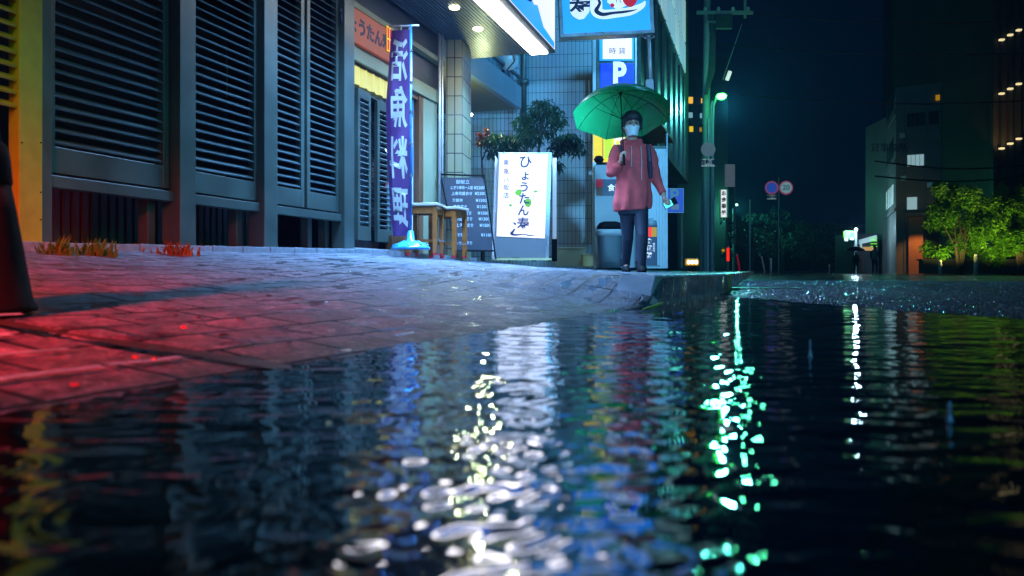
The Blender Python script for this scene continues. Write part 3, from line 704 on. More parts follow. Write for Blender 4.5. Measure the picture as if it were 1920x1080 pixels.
# white standing sign ----------------------------------------------
d = 9.3
ws, k = face('standing_lightbox_sign', 'white lit standing sign with navy brushed Japanese name and green leaves', 'sign', 982, 490, d)
X = lambda px: (px-982)*k
Zp = lambda py: (490-py)*k
MB().rings([[(X(926), 0, Zp(483)), (X(1029), 0, Zp(486)), (X(1035), 0, Zp(286)), (X(934), 0, Zp(286))], [(X(926), .16, Zp(483)), (X(1029), .16, Zp(486)), (X(1035), .16, Zp(286)), (X(934), .16, Zp(286))]]).build('casing', mat('sign_casing', (.30, .32, .33), .3, .6), ws, bevel=.004)
MB().rings([[(X(931), -.008, Zp(443)), (X(1021.5), -.008, Zp(447)), (X(1027), -.008, Zp(289)), (X(937), -.008, Zp(288.5))], [(X(931), -.001, Zp(443)), (X(1021.5), -.001, Zp(447)), (X(1027), -.001, Zp(289)), (X(937), -.001, Zp(288.5))]]).build('lit_panel', 'signwhite', ws)
MB().rings([[(X(930), -.006, Zp(481)), (X(1023), -.006, Zp(484)), (X(1024), -.006, Zp(449)), (X(930.5), -.006, Zp(445))], [(X(930), -.001, Zp(481)), (X(1023), -.001, Zp(484)), (X(1024), -.001, Zp(449)), (X(930.5), -.001, Zp(445))]]).build('lower_panel', mat('grey_lower_panel', (.13, .15, .16), .35, scale=5), ws)
MB().box(X(926), X(1034), -.03, .19, Zp(488), Zp(484)).build('base_rail', mat('wet_base_rail', (.42, .44, .22), .2), ws)
for px in (955, 1031):
    MB().tube([(X(px)-.015, .05, .028), (X(px)+.015, .05, .028)], .028, 14).build('caster', 'black', ws)
T = lambda s_, px, py, sz, b=.002: text(s_, sz, 'ink', ws, (X(px), -.0095, Zp(py)), bold=b)
for c_, px, py, sz in (('ひ', 985, 305, .16), ('ょ', 985, 330, .13), ('う', 983, 352, .13), ('た', 983, 374, .14), ('ん', 981, 396, .14), ('寿', 981, 421, .15)): T(c_, px, py, sz, .003)
for c_, py in (('東', 306), ('急', 322), ('ハ', 338), ('坂', 352), ('店', 367)): T(c_, 949, py, .072, .0006)
def stroke(pts, par, m, y=-.0095, name='brush_stroke'):   # (px,py,width px) variable brush stroke in the sign plane
    vs = []; n = len(pts)
    up = []; dn = []
    for i, (a, b_, w) in enumerate(pts):
        a0, b0 = pts[max(0, i-1)][:2]; a1, b1 = pts[min(n-1, i+1)][:2]; t = Vector((a1-a0, b1-b0)).normalized(); nn = Vector((-t.y, t.x))*w/2
        up.append((a+nn.x, b_+nn.y)); dn.append((a-nn.x, b_-nn.y))
    mb = MB(); c = 0
    pl = [(X(p[0]), Zp(p[1])) for p in up]; pr = [(X(p[0]), Zp(p[1])) for p in dn]
    for i in range(n): mb.v += [(pl[i][0], y, pl[i][1]), (pr[i][0], y, pr[i][1]), (pl[i][0], y+.0015, pl[i][1]), (pr[i][0], y+.0015, pr[i][1])]
    for i in range(n-1):
        a = 4*i; b_ = a+4; mb.f += [(a, b_, b_+1, a+1), (a+2, a+3, b_+3, b_+2), (a, a+2, b_+2, b_), (a+1, b_+1, b_+3, a+3)]
    return mb.build(name, m, par)
def smooth(pts, n=6):
    out = []
    P = [pts[0]]+list(pts)+[pts[-1]]
    for i in range(1, len(P)-2):
        for j in range(n):
            t = j/n; out.append(tuple(.5*((2*P[i][q])+(-P[i-1][q]+P[i+1][q])*t+(2*P[i-1][q]-5*P[i][q]+4*P[i+1][q]-P[i+2][q])*t*t+(-P[i-1][q]+3*P[i][q]-3*P[i+1][q]+P[i+2][q])*t**3) for q in range(3)))
    out.append(pts[-1]); return out
stroke(smooth([(962, 417, 1), (966, 420, 4), (968, 421, .5)]), ws, 'ink')
stroke(smooth([(965, 429, 3), (962, 434, 4), (959, 438, 5), (966, 440.5, 3.4), (982, 439.5, 1.6), (993, 441.5, 2), (1003, 441.5, .6)]), ws, 'ink')
def blob(par, m, cx, cy, rx, ry, y, tip=0, name='printed_leaf', rot=0):
    pts = []
    for i in range(20):
        a = i*math.pi/10; r = 1+.35*tip*max(0, math.cos(a))**6
        x = rx*math.cos(a)*r; z = ry*math.sin(a)*(1+.08*math.sin(3*a)); c_, s_ = math.cos(rot), math.sin(rot)
        pts.append((X(cx)+(x*c_-z*s_)*k, Zp(cy)+(x*s_+z*c_)*k))
    mb = MB().poly(pts, .0015); mb.v = [(v[0], v[1]+y, v[2]) for v in mb.v]; return mb.build(name, m, par)
blob(ws, 'leafgreen', 972, 361, 6, 5.6, -.0090, 1, rot=.6); blob(ws, 'leafgreen', 990, 380, 6.5, 8, -.0088, 0); blob(ws, 'leafgreen', 1004, 359, 3.5, 2, -.009, 1); blob(ws, 'leafgreen', 957, 385, 2.6, 2.4, -.009, 1)
stroke([(957, 372, .8), (959, 378, .5)], ws, 'ink'); stroke([(965, 376, .8), (966, 383, .5)], ws, 'ink'); stroke([(1000, 366, .9), (1001, 371, .8), (999, 377, .4)], ws, 'ink')
# pale boards stacked behind the standing sign, left and right
wb, _ = face('folded_white_board', 'plain white board leaning behind the left side of the lit standing sign', 'board', 930, 486, 9.5)
MB().rings([[(-.05, .0, 0), (.06, .0, 0), (.05, .0, 1.14), (-.01, .0, 1.24)], [(-.05, .03, 0), (.06, .03, 0), (.05, .03, 1.14), (-.01, .03, 1.24)]]).build('board', mat('white_board', (.66, .68, .72), .45), wb)
MB().box(-.065, -.052, -.01, .04, 0, 1.2).build('edge', 'metal', wb)
wb, _ = face('narrow_white_panel', 'narrow white upright panel edge showing right of the lit standing sign', 'panel', 1040, 490, 9.55)
MB().box(-.025, .022, 0, .03, .27, 1.24).build('panel', mat('white_board_edge', (.62, .66, .72), .45, emit=(.5, .55, .65), es=.35), wb)
MB().box(-.03, .03, .005, .05, 0, .268).build('foot', 'black', wb)

# ------------------------------------------------------------------ tiled building (faces the camera), balcony
tbd = 13.2
pL, pR = at(868, 500, tbd+.2), at(1117, 500, tbd)
tb_ = empty('tiled_building', 'blue grey building wall of narrow stacked tiles with a sloping balcony', 'building', ((pL.x+pR.x)/2, (pL.y+pR.y)/2, .2))
ux = (pR-pL); ux.z = 0; Lw = ux.length; ux.normalize(); rz_ = math.atan2(ux.y, ux.x)
tw = MB().box(-Lw-1.0, 0, 0, .6, .0, 7.5); o = tw.build('tiled_wall', 'tile', tb_)
boxuv(o); o.matrix_parent_inverse = tb_.matrix_basis.inverted(); o.location = (pR.x, pR.y, 0); o.rotation_euler = (0, 0, rz_)
def TB(name, m, mb, bevel=0, smooth=False):
    o = mb.build(name, m, tb_, bevel=bevel, smooth=smooth); o.matrix_parent_inverse = tb_.matrix_basis.inverted(); return o
# balcony running along the street direction towards the tiled wall (street face at X = XBn)
def quad3(mb, pts, th): 
    n = len(mb.v); mb.v += [tuple(p) for p in pts]+[tuple(Vector(p)+Vector(th)) for p in pts]; kx_ = len(pts)
    mb.f += [tuple(n+i for i in range(kx_)), tuple(n+kx_+i for i in reversed(range(kx_)))]+[(n+i, n+kx_+i, n+kx_+(i+1) % kx_, n+(i+1) % kx_) for i in range(kx_)]
zB0 = pz(205, tbd-.3); zB1 = pz(165, tbd-.3)
pe = at(978, 205, tbd-.3); XB = pe.x
mb = MB().box(XB-.10, XB, wy(884, XB)-1.5, pe.y, zB0, zB1+.02); TB('balcony_parapet', mat('painted_balcony', (.20, .27, .33), .4, scale=2), mb, .01)
mb = MB().box(XB-4, XB-.101, wy(884, XB)-1.5, pe.y, zB0+.002, zB0+.12); TB('balcony_soffit', mat('soffit', (.26, .25, .13), .6, scale=4), mb)
TB('balcony_rail', 'metal', MB().box(XB-.06, XB-.02, wy(884, XB)-1.5, pe.y, zB1+.16, zB1+.20).box(XB-.06, XB-.02, pe.y-.05, pe.y, zB1+.021, zB1+.159))
bl = at(884, 215, 10.4); TB('bulb', mat('small_bulb', (1, 1, 1), .4, emit=(1, 1, .9), es=8), MB().lathe([(.005, -.02), (.02, 0), (.005, .02)], tuple(bl), 10)); lamp('POINT', 'balcony_lamp', (bl.x+.12, bl.y+.1, bl.z), (.85, 1, .5), 22, .03)
dp = at(982, 300, tbd-.15); TB('drain_pipe', 'metal', MB().tube([(dp.x, dp.y, 2.6), (dp.x, dp.y, 4.6)], .05, 12).tube([(dp.x, dp.y, pz(148, 13)), (dp.x, dp.y, pz(158, 13))], .09, 12), smooth=True)
dishp = at(950, 110, 12.2)
ds = empty('satellite_dish', 'round grey satellite dish mounted above the balcony by tiled wall', 'dish', dishp, TH+.3)
MB().lathe([(.001, .07), (.07, .064), (.13, .045), (.185, .004), (.19, 0), (.185, -.004), (.13, .037), (.07, .056), (.001, .062)], (0, 0, 0), 32).build('dish', mat('dish_grey', (.46, .52, .56), .4, var=.1), ds, smooth=True).rotation_euler = (R(82), 0, 0)
MB().tube([(0, -.02, -.18), (.05, -.22, -.10), (.05, -.24, -.05)], .012, 8).build('feed_arm', 'metal', ds)
MB().lathe([(.025, -.03), (.03, 0), (.03, .04), (.015, .05)], (.05, -.24, -.04), 12).build('receiver', 'pipe', ds)
MB().tube([(0, .08, .0), (0, .2, -.1), (0, .2, -.6)], .02, 8).build('mount', 'metal', ds)
text('BROADCAST', .035, 'ink', ds, (0, -.01, .12), (R(82), 0, 0), bold=.0006, sx=1.2)
# pale box planters at the foot of the wall
pb, k = face('planter_box', 'low beige ribbed planter box standing against the foot of tiled wall', 'planter', 1074, 499, 12.4)
mb = MB().box(-.28, .20, 0, .3, 0, .27)
for i in range(14): mb.box(-.275+i*.034, -.262+i*.034, -.012, -.0005, .005, .262)
mb.build('box', 'yelbin', pb); MB().box(-.29, .21, -.015, .31, .271, .295).build('rim', 'yelbin', pb, bevel=.004)
cb, k = face('yellow_crate', 'small amber yellow crate beside the beige planter box at the wall', 'crate', 1103, 500, 12.3)
mb = MB().box(-.09, .09, 0, .2, 0, .18); mb.build('crate', mat('amber_crate', (.5, .35, .08), .4, scale=20), cb, bevel=.01); MB().box(-.095, .095, -.006, .206, .181, .2).build('lid', 'yelbin', cb, bevel=.003)

# foliage ----------------------------------------------------------
def leaves(mb, c, rad, n, ln, wd, droop=.5, rnd=random):
    for i in range(n):
        while True:
            v = Vector((rnd.uniform(-1, 1), rnd.uniform(-1, 1), rnd.uniform(-1, 1)))
            if v.length < 1: break
        p = Vector(c)+Vector((v.x*rad[0], v.y*rad[1], v.z*rad[2]))
        a = rnd.uniform(0, 6.28); dz = rnd.uniform(-1, .5)-droop
        dr = Vector((math.cos(a), math.sin(a), dz)).normalized(); sd = dr.cross(Vector((rnd.uniform(-.4, .4), rnd.uniform(-.4, .4), 1))).normalized()
        L_ = ln*rnd.uniform(.6, 1.25); w = wd*rnd.uniform(.6, 1.2); nrm = sd.cross(dr)
        n0 = len(mb.v)
        mb.v += [tuple(p), tuple(p+dr*L_*.45+sd*w/2+nrm*w*.15), tuple(p+dr*L_-Vector((0, 0, L_*.15))), tuple(p+dr*L_*.45-sd*w/2+nrm*w*.15)]
        mb.f.append((n0, n0+1, n0+2, n0+3))
def tree(name, label, base, trunk, clumps, m='leaf', ln=.1, wd=.028, cat='tree', group=None, droop=.6, kk=1, dens=1):
    t = empty(name, label, cat, base, TH, group)
    tm = MB()
    for pts, r0, r1 in trunk:
        n = len(pts); tm.tube(pts, [r0+(r1-r0)*i/(n-1) for i in range(n)], 7)
    tm.build('trunk', 'bark', t, smooth=True)
    cm = MB()
    for (x, z, rx, rz, n) in clumps: leaves(cm, (x, random.uniform(-.1, .1)*kk, z), (rx, rx*.8, rz), int(n*dens), ln, wd, droop)
    cm.build('crown', m, t); return t
# tree behind the standing sign
d = 10.6; k = d/F
def Q(px, py, x0=1000, b=492): return ((px-x0)*k, (b-py)*k)
base = at(1000, 492, d)
def tr(*pp): return [(Q(a, b)[0], random.uniform(-.03, .03), Q(a, b)[1]) for a, b in pp]
trunk = [(tr((1000, 490), (1002, 400), (1006, 320), (1012, 262), (1020, 215)), .035, .012), (tr((1004, 400), (990, 320), (986, 262), (980, 225)), .022, .008), (tr((1004, 420), (1030, 330), (1040, 290), (1065, 255)), .026, .008), (tr((1010, 262), (1035, 215), (1050, 218)), .012, .005), (tr((1036, 300), (1060, 262), (1085, 262)), .012, .004)]
cl_ = []
for px, py, rx, rz, n in ((930, 262, 24, 12, 150), (940, 285, 26, 10, 150), (1000, 255, 20, 16, 100), (1020, 200, 26, 16, 220), (1000, 225, 14, 16, 90), (980, 228, 14, 16, 120), (1045, 222, 14, 16, 90), (1030, 235, 20, 18, 110), (985, 255, 16, 14, 90), (1065, 262, 24, 12, 190), (1045, 275, 14, 14, 90), (1080, 275, 14, 14, 110), (1040, 310, 16, 8, 60), (955, 262, 20, 9, 100), (968, 280, 20, 10, 100)):
    x, z = Q(px, py); cl_.append((x, z, rx*1.15*k, rz*1.2*k, int(n*1.35)))
tree('olive_tree', 'slender dark green tree rising behind the white lit standing sign', base, trunk, cl_, ln=.11, wd=.03)
base = at(906, 490, 10.2); k = 10.2/F
def Q(px, py, x0=906, b=490): return ((px-x0)*k, (b-py)*k)
trunk = [(tr((906, 490), (907, 400), (905, 320), (902, 285), (903, 262)), .018, .008), (tr((905, 300), (915, 270), (914, 245)), .01, .004)]
cl_ = [Q(900, 258)+(9*k, 14*k, 60), Q(912, 245)+(6*k, 10*k, 35)]
t_ = tree('red_leaf_shrub', 'thin shrub with reddish leaves between the tiled pillar and standing sign', base, trunk, cl_, 'leafred', ln=.07, wd=.028, cat='shrub')
cm = MB(); leaves(cm, (Q(925, 255)[0], 0, Q(925, 265)[1]), (22*k, .1, 14*k), 120, .09, .02, .2); cm.build('green_shoots', 'leaf', t_)

# ------------------------------------------------------------------ totem sign, panels, bin, small sign
d = 12.4; k = d/F
tt, _ = face('parking_totem_sign', 'tall lit sign column with white panel above a blue letter P panel', 'sign', 1158, 502, d)
X = lambda px: (px-1158)*k
Zp = lambda py: (502-py)*k
MB().box(X(1111), X(1117.5), -.02, .05, 0, Zp(74)).build('left_post', 'pipe', tt, bevel=.004)
MB().box(X(1190), X(1194), -.02, .05, 0, Zp(66)).build('right_post', 'pipe', tt, bevel=.004)
MB().box(X(1119), X(1189.5), .01, .12, Zp(305), Zp(60)).build('casing', 'metal', tt)
MB().box(X(1124), X(1188), -.012, .009, Zp(114), Zp(64)).build('blue_surround', 'cyan', tt)
MB().box(X(1130), X(1184.5), -.02, -.0125, Zp(111), Zp(72)).build('white_panel', 'signwhite', tt)
text('時 貸', .105, 'ink', tt, (X(1157), -.0215, Zp(97)), sx=1.1)
MB().box(X(1126), X(1187.5), -.012, .009, Zp(190), Zp(120)).build('blue_panel', 'blue', tt)
text('P', .50, 'outline', tt, (X(1160.5), -.0145, Zp(141.5)), bold=.022, sx=.8)
MB().box(X(1112), X(1129), -.03, -.021, Zp(304), Zp(246)).build('yellow_panel', 'yellowlit', tt)
MB().box(X(1131), X(1172), -.03, .009, Zp(304), Zp(246)).build('menu_panel', 'yellowlit', tt)
MB().box(X(1133), X(1147), -.035, -.031, Zp(258.5), Zp(248)).build('red_block', 'redglow', tt)
MB().box(X(1133), X(1147), -.035, -.031, Zp(298), Zp(259)).build('lime_block', 'limelit', tt)
text('☝', .22, 'outline', tt, (X(1160), -.034, Zp(262)), bold=.006)
MB().lathe([(.06, -.04), (.08, 0), (.05, .05), (.01, .06)], (X(1122), -.06, Zp(300)), 16).build('lamp_housing', 'black', tt)
gp, _ = face('grey_service_panel', 'large pale grey metal panel with red and brown squares beside rubbish bin', 'panel', 1165, 502, 12.2)
k = 12.2/F; X = lambda px: (px-1165)*k
MB().box(X(1115), X(1212), 0, .06, 0, Zp(309)).build('panel', 'grey', gp, bevel=.006)
MB().box(X(1118), X(1201), -.006, -.0005, Zp(367), Zp(336)).build('label_strip', 'navy', gp)
MB().box(X(1118), X(1130), -.009, -.0065, Zp(351), Zp(336)).build('red_square', 'reddull', gp)
MB().box(X(1118), X(1130), -.009, -.0065, Zp(367), Zp(351.5)).build('brown_square', 'brownsq', gp)
text('食遊館', .115, 'outline', gp, (X(1160), -.0075, Zp(353)), bold=.002)
MB().box(X(1124), X(1126), -.01, -.0005, Zp(498), Zp(425)).build('edge_strip', 'pipe', gp)
bn, k = face('rubbish_bin', 'dark grey rubbish bin with a clear plastic bag rolled over its rim', 'bin', 1145, 502, 11.8)
mb = MB(); rr_ = [(.155, 0), (.165, .1), (.19, .5), (.195, .54)]
def rr(r, z, n=28, e=4): return [(r*abs(math.cos(a))**(2/e)*math.copysign(1, math.cos(a)), .8*r*abs(math.sin(a))**(2/e)*math.copysign(1, math.sin(a))+.1, z) for a in [2*math.pi*i/n for i in range(n)]]
MB().rings([rr(r, z) for r, z in rr_]).build('body', 'boxgrey', bn, smooth=True)
MB().rings([rr(.197, .47+.0), rr(.21, .50), rr(.215, .53), rr(.208, .56), rr(.19, .57)]).build('bag', 'plasticbag', bn, smooth=True)
MB().rings([rr(.19, .572), rr(.185, .62), rr(.155, .67), rr(.10, .69)]).build('lid', 'black', bn, smooth=True)
ss, k = face('small_standing_sign', 'small dark standing sign with domed top, red and amber squares and white characters', 'sign', 1221, 500, 11.2)
X = lambda px: (px-1221)*k
Zp = lambda py: (500-py)*k
mb = MB().box(X(1211), X(1232.5), 0, .10, .02, Zp(424)); mb.build('body', 'navy', ss, bevel=.004)
MB().lathe([(.085, 0), (.082, .04), (.066, .08), (.04, .105), (.005, .115)], (X(1222), .05, Zp(424)+.001), 24).build('dome', 'grey', ss, smooth=True)
MB().box(X(1212), X(1221.6), -.006, -.0005, Zp(444), Zp(426)).build('red_square', 'redglow', ss)
MB().box(X(1221.8), X(1231.5), -.006, -.0005, Zp(444), Zp(426)).build('amber_square', 'amber', ss)
for c_, py in (('食', 453), ('遊', 466), ('館', 479)): text(c_, .085, 'outline', ss, (X(1217), -.002, Zp(py)), bold=.003)
text('麺\n丼\n寿\n司', .032, 'outline', ss, (X(1226), -.002, Zp(464)), spacing=1.0)
MB().box(X(1207), X(1236), -.04, .14, 0, .02).build('base', 'boxgrey', ss)
# ribbed shutter corner
rc, k = face('ribbed_corner_column', 'pale vertical ribbed metal column at the corner behind the walking person', 'column', 1234, 503, 13)
mb = MB()
for i in range(7): mb.box(-.16+i*.045, -.13+i*.045, -.02, 0, 0, 1.9)
mb.box(-.18, .13, .001, .12, 0, 1.95); mb.build('ribs', 'pipe', rc)
MB().box(.131, .15, -.03, .12, 0, 2.2).build('edge', 'pipe', rc)
MB().box(-.19, .14, .0, .13, 1.951, 2.0).build('cap', 'metal', rc)

# blue hanging sushi sign -------------------------------------------
d = 9.9; k = d/F
hs = empty('hanging_sushi_sign', 'big blue projecting sign with white outlined brush writing and a red ball', 'sign', at(1139, 66, d), TH)
X = lambda px: (px-1139)*k
Zp = lambda py: (66-py)*k
hs.rotation_euler = (0, R(-2.6), TH)
ztop = 2.3
MB().box(X(1050), X(1228), 0, .18, 0, ztop).build('casing', mat('aluminium_casing', (.36, .38, .40), .3, .7), hs, bevel=.006)
MB().box(X(1057), X(1220), -.008, -.001, .045, ztop-.04).build('lit_panel', 'cyan', hs)
def OB(m, y, pts, name='brush_stroke'):
    return stroke(smooth(pts), hs, m, y=y, name=name)
# white outlines
OB('outline', -.0105, [(1092, 34, 10), (1090, 22, 34), (1089, 4, 36), (1092, -14, 34), (1096, -30, 24)], 'white_outline')
OB('outline', -.0107, [(1113, -16, 14), (1120, 2, 22), (1121, 20, 22), (1133, 27, 18), (1158, 26, 16), (1185, 23, 15), (1206, 14, 10), (1212, 6, 3)], 'white_outline')
OB('outline', -.0109, [(1150, 12, 24), (1160, 0, 40), (1172, -16, 50), (1180, -40, 44), (1178, -70, 30)], 'white_outline')
OB('ink', -.0125, [(1120, -8, 3), (1127, 4, 5), (1124, 12, 6), (1120, 20, 8), (1131, 27, 7), (1150, 25.5, 5), (1175, 24, 4.5), (1197, 21, 1)])
text('寿', .27, 'ink', hs, (X(1090), -.0125, Zp(8)), bold=.006, rot=(R(90), R(0), 0))
blob(hs, 'redlit', 1184, 0, 14, 15, -.0128, 0, name='red_ball'); blob(hs, 'redlit', 1150, 11, 3.5, 4, -.0128, 1, name='red_mark')
OB('ink', -.0125, [(1161, -10, 1), (1158, 0, 1.4), (1160, 8, .5)]); OB('ink', -.0125, [(1168, -10, 1), (1165, 0, 1.4), (1167, 9, .5)])
for c_, py in (('ひ', -175), ('ょ', -150), ('う', -125), ('た', -98), ('ん', -70)): text(c_, .17, 'ink', hs, (X(1095), -.0125, Zp(py)), bold=.006)
OB('outline', -.0106, [(1095, -60, 30), (1096, -90, 34), (1095, -120, 32), (1095, -150, 34), (1095, -180, 30)], 'white_outline')
MB().tube([(X(1219), .09, -.002), (X(1219), .09, -.62)], .022, 10).build('hanging_pole', 'pipe', hs, smooth=True)
MB().box(X(1209), X(1223), .05, .13, -.75, -.56).build('junction_box', 'grey', hs, bevel=.005)
MB().lathe([(.05, -.02), (.07, 0), (.07, .03)], (X(1218), .02, -.035), 12).build('pole_clamp', 'chrome', hs)
MB().box(X(1220), X(1226), .07, .11, .1, .13).box(X(1226), X(1290), .07, .11, .9, .94).build('bracket', 'metal', hs)

# ------------------------------------------------------------------ person with umbrella
pd = 8.0; k = pd/F
pp = at(1186, 507, pd); pp.z = groundz(pp.x, pp.y)+.0
ps = empty('person', 'person walking in a long pink hoodie, navy trousers and white face mask', 'person', pp, TH)
def PP(zx, zy, y=0): return Vector(((zx-350)*.001934, y, (990-zy)*.001934))
def ell(c, rx, ry, n=28, fold=0, ph=0, tilt=0):
    c = Vector(c); out = []
    for i in range(n):
        a = 2*math.pi*i/n; f = 1+fold*math.sin(a*7+ph)+fold*.6*math.sin(a*11+ph*1.7)
        out.append(c+Vector((rx*math.cos(a)*f, ry*math.sin(a)*f, tilt*math.cos(a)*rx)))
    return out
def remesh(o, vs, sm=3):
    md = o.modifiers.new('r', 'REMESH'); md.mode = 'VOXEL'; md.voxel_size = vs; md.use_smooth_shade = True
    if sm: s2 = o.modifiers.new('s', 'SMOOTH'); s2.iterations = sm; s2.factor = .5
    me = bpy.data.meshes.new_from_object(o.evaluated_get(bpy.context.evaluated_depsgraph_get())); o.modifiers.clear(); old = o.data; o.data = me; me.shade_smooth()
    if not me.materials: me.materials.append(old.materials[0])
    return o
def limb(mb, pts, rs, seg=14):
    P = [Vector(p) for p in pts]; outp = []; outr = []
    for i in range(len(P)-1):
        for j in range(5):
            t = j/5; outp.append(P[i].lerp(P[i+1], t)); outr.append(rs[i]+(rs[i+1]-rs[i])*t)
    outp.append(P[-1]); outr.append(rs[-1]); mb.tube(outp, outr, seg)
sh1, el1, ha1 = PP(268, 338), PP(238, 478, -.03), PP(283, 405, -.16)     # viewer-left arm, bent up, holding the shaft
sh2, el2, ha2 = PP(432, 338), PP(470, 500, .02), PP(508, 608, -.08)     # viewer-right arm, hanging with a phone
hp1, kn1, an1 = PP(320, 640), PP(329, 815, .05), PP(330, 948, .22)
hp2, kn2, an2 = PP(385, 640), PP(388, 805, -.15), PP(380, 962, -.17)
neck = PP(346, 300); head = PP(347, 228)
body = MB()
hr = []   # head
for z, rx, ry, oy in ((-.125, .036, .04, -.015), (-.112, .05, .062, -.02), (-.085, .062, .08, -.012), (-.05, .070, .09, -.004), (0, .075, .096, 0), (.045, .076, .098, .004), (.085, .066, .085, .008), (.112, .045, .06, .01), (.125, .01, .015, .01)):
    hr.append(ell(head+Vector((0, oy, z)), rx, ry, 24))
body.rings(hr)
body.tube([head+Vector((0, -.098, .015)), head+Vector((0, -.112, -.02)), head+Vector((0, -.104, -.032))], [.009, .014, .011], 8)   # nose
for sx in (-1, 1): body.tube([head+Vector((sx*.076, .0, .022)), head+Vector((sx*.086, .008, .0)), head+Vector((sx*.076, .0, -.03))], [.01, .014, .008], 8)
limb(body, [head+Vector((0, .01, -.08)), neck+Vector((0, .015, -.05))], [.05, .056])
body.rings([ell(PP(350, y_, 0), rx, ry) for y_, rx, ry in ((325, .07, .06), (345, .16, .09), (420, .155, .11), (520, .135, .10), (600, .155, .115), (660, .16, .115), (690, .12, .09))])
limb(body, [sh1, el1, ha1+Vector((0, .02, -.03))], [.045, .034, .024]); limb(body, [sh2, el2, ha2+Vector((0, 0, .02))], [.045, .034, .024])
limb(body, [hp1, kn1, an1], [.078, .052, .036]); limb(body, [hp2, kn2, an2], [.078, .052, .036])
limb(body, [an1, an1+Vector((0, -.07, -.035))], [.034, .022]); limb(body, [an2, an2+Vector((0, -.07, -.035))], [.034, .022])
# hands: palm + five fingers closed round what they hold
def hand(w, up, fwd, side, s=1, curl=1):
    w = Vector(w); up = Vector(up).normalized(); fwd = Vector(fwd).normalized(); side = Vector(side).normalized()
    limb(body, [w-up*.01, w+up*.035, w+up*.075], [.022, .03, .026], 10)
    for i in range(4):
        b0 = w+up*(.030+.014*i)*1.0+fwd*.022+side*(-.012)
        ln = (.9, 1, .97, .78)[i]
        limb(body, [b0, b0+fwd*.022*ln+side*.012, b0+fwd*.018*ln+side*.038, b0-fwd*.010+side*.044], [.0088, .0085, .008, .0072], 8)
    limb(body, [w+up*.05-side*.012, w+up*.075+fwd*.02-side*.004, w+up*.084+fwd*.034+side*.018], [.011, .0095, .008], 8)
hand(ha1-Vector((0, 0, .03)), (.1, -.1, 1), (.1, -1, .1), (1, 0, 0))
hand(ha2+Vector((0, 0, .0)), (.25, -.35, -1), (.1, -1, .2), (1, .1, 0))
bo = body.build('body', 'skin', ps); remesh(bo, .0065, 2)
eyes = MB()
for sx in (-1, 1): eyes.lathe([(.002, -.009), (.008, -.005), (.010, 0), (.008, .005), (.002, .009)], head+Vector((sx*.03, -.088, .012)), 12)
eyes.build('eyes', mat('eye', (.02, .015, .012), .15), bo)
brows = MB()
for sx in (-1, 1): brows.tube([head+Vector((sx*.016, -.098, .035)), head+Vector((sx*.034, -.094, .041)), head+Vector((sx*.052, -.080, .034))], .0045, 6)
brows.build('eyebrows', 'hair', bo)
# hair: short, full
hm = MB()
hrr = []
for z, rx, ry, oy in ((-.075, .07, .05, .065), (-.04, .090, .075, .045), (0, .098, .09, .03), (.03, .102, .098, .02), (.055, .104, .118, .002), (.09, .096, .115, .0), (.125, .074, .09, .0), (.146, .042, .05, .004), (.152, .01, .012, .004)):
    hrr.append(ell(head+Vector((0, oy, z)), rx, ry, 30, .02, z*40))
hm.rings(hrr)
for i in range(210):
    a = random.uniform(0, 6.28); zz = random.uniform(-.02, .14); r = .09*math.sqrt(max(.1, 1-(zz/.16)**2)); 
    if math.sin(a) < -.3 and zz < .07: continue
    p = head+Vector((r*1.05*math.cos(a), r*1.1*math.sin(a)+.015, zz)); hm.tube([p, p+Vector((.012*math.cos(a), .012*math.sin(a), -.03))], [random.uniform(.009, .017), .004], 5)
remesh(hm.build('hair', 'hair', bo), .005, 0)
# glasses + mask
gl = MB()
for sx in (-1, 1):
    ring = [head+Vector((sx*.031+.023*math.cos(a), -.103, .012+.017*math.sin(a))) for a in [i*math.pi/8 for i in range(17)]]; gl.tube(ring, .0018, 5, cap=False)
gl.tube([head+Vector((-.008, -.106, .015)), head+Vector((.008, -.106, .015))], .0018, 5); gl.build('glasses', 'chrome', ps)
mk = MB().grid(lambda a, b: head+Vector(((a-.5)*.15*(1-.25*(1-b)), -.108-.016*math.cos((a-.5)*3.0)*math.sin(b*2.6+.4)+.09*abs(a-.5)**2*4*.9, -.115+.105*b)), 16, 12)
mo = mk.build('face_mask', 'mask', ps, smooth=True); md = mo.modifiers.new('t', 'SOLIDIFY'); md.thickness = .003
# hoodie
hd = MB(); rg = []
tab = [(305, 352, .062, .07), (322, 352, .105, .085), (336, 352, .168, .10), (352, 352, .178, .115), (400, 352, .178, .128), (460, 353, .168, .132), (520, 352, .170, .135), (580, 350, .185, .142), (630, 349, .190, .145), (652, 350, .190, .142), (670, 348, .184, .138)]
for i, (y_, cx, rx, ry) in enumerate(tab): rg.append(ell(PP(cx, y_, .0), rx, ry, 40, .02+.045*max(0, i-3)/7, i*.35, .06 if i >= 9 else 0))
hd.rings(rg)
limb(hd, [PP(285, 345), PP(266, 372, .0), el1, ha1+Vector((-.01, .015, -.07))], [.07, .072, .060, .040]); limb(hd, [PP(415, 345), PP(440, 375), el2, ha2+Vector((-.012, .01, .045))], [.07, .072, .056, .038])
limb(hd, [PP(300, 318, .06), PP(350, 300, .09), PP(400, 318, .06)], [.045, .05, .045]); 
limb(hd, [PP(308, 312, -.03), PP(345, 335, -.10), PP(388, 312, -.03)], [.03, .026, .03])
for cpt, cr in ((PP(330, 430, -.125), .016), (PP(390, 470, -.125), .018)): hd.tube([cpt, cpt+Vector((.03, .005, -.12))], [cr, .004], 8)
ho = remesh(hd.build('hoodie', 'hoodie', ps), .008, 3)
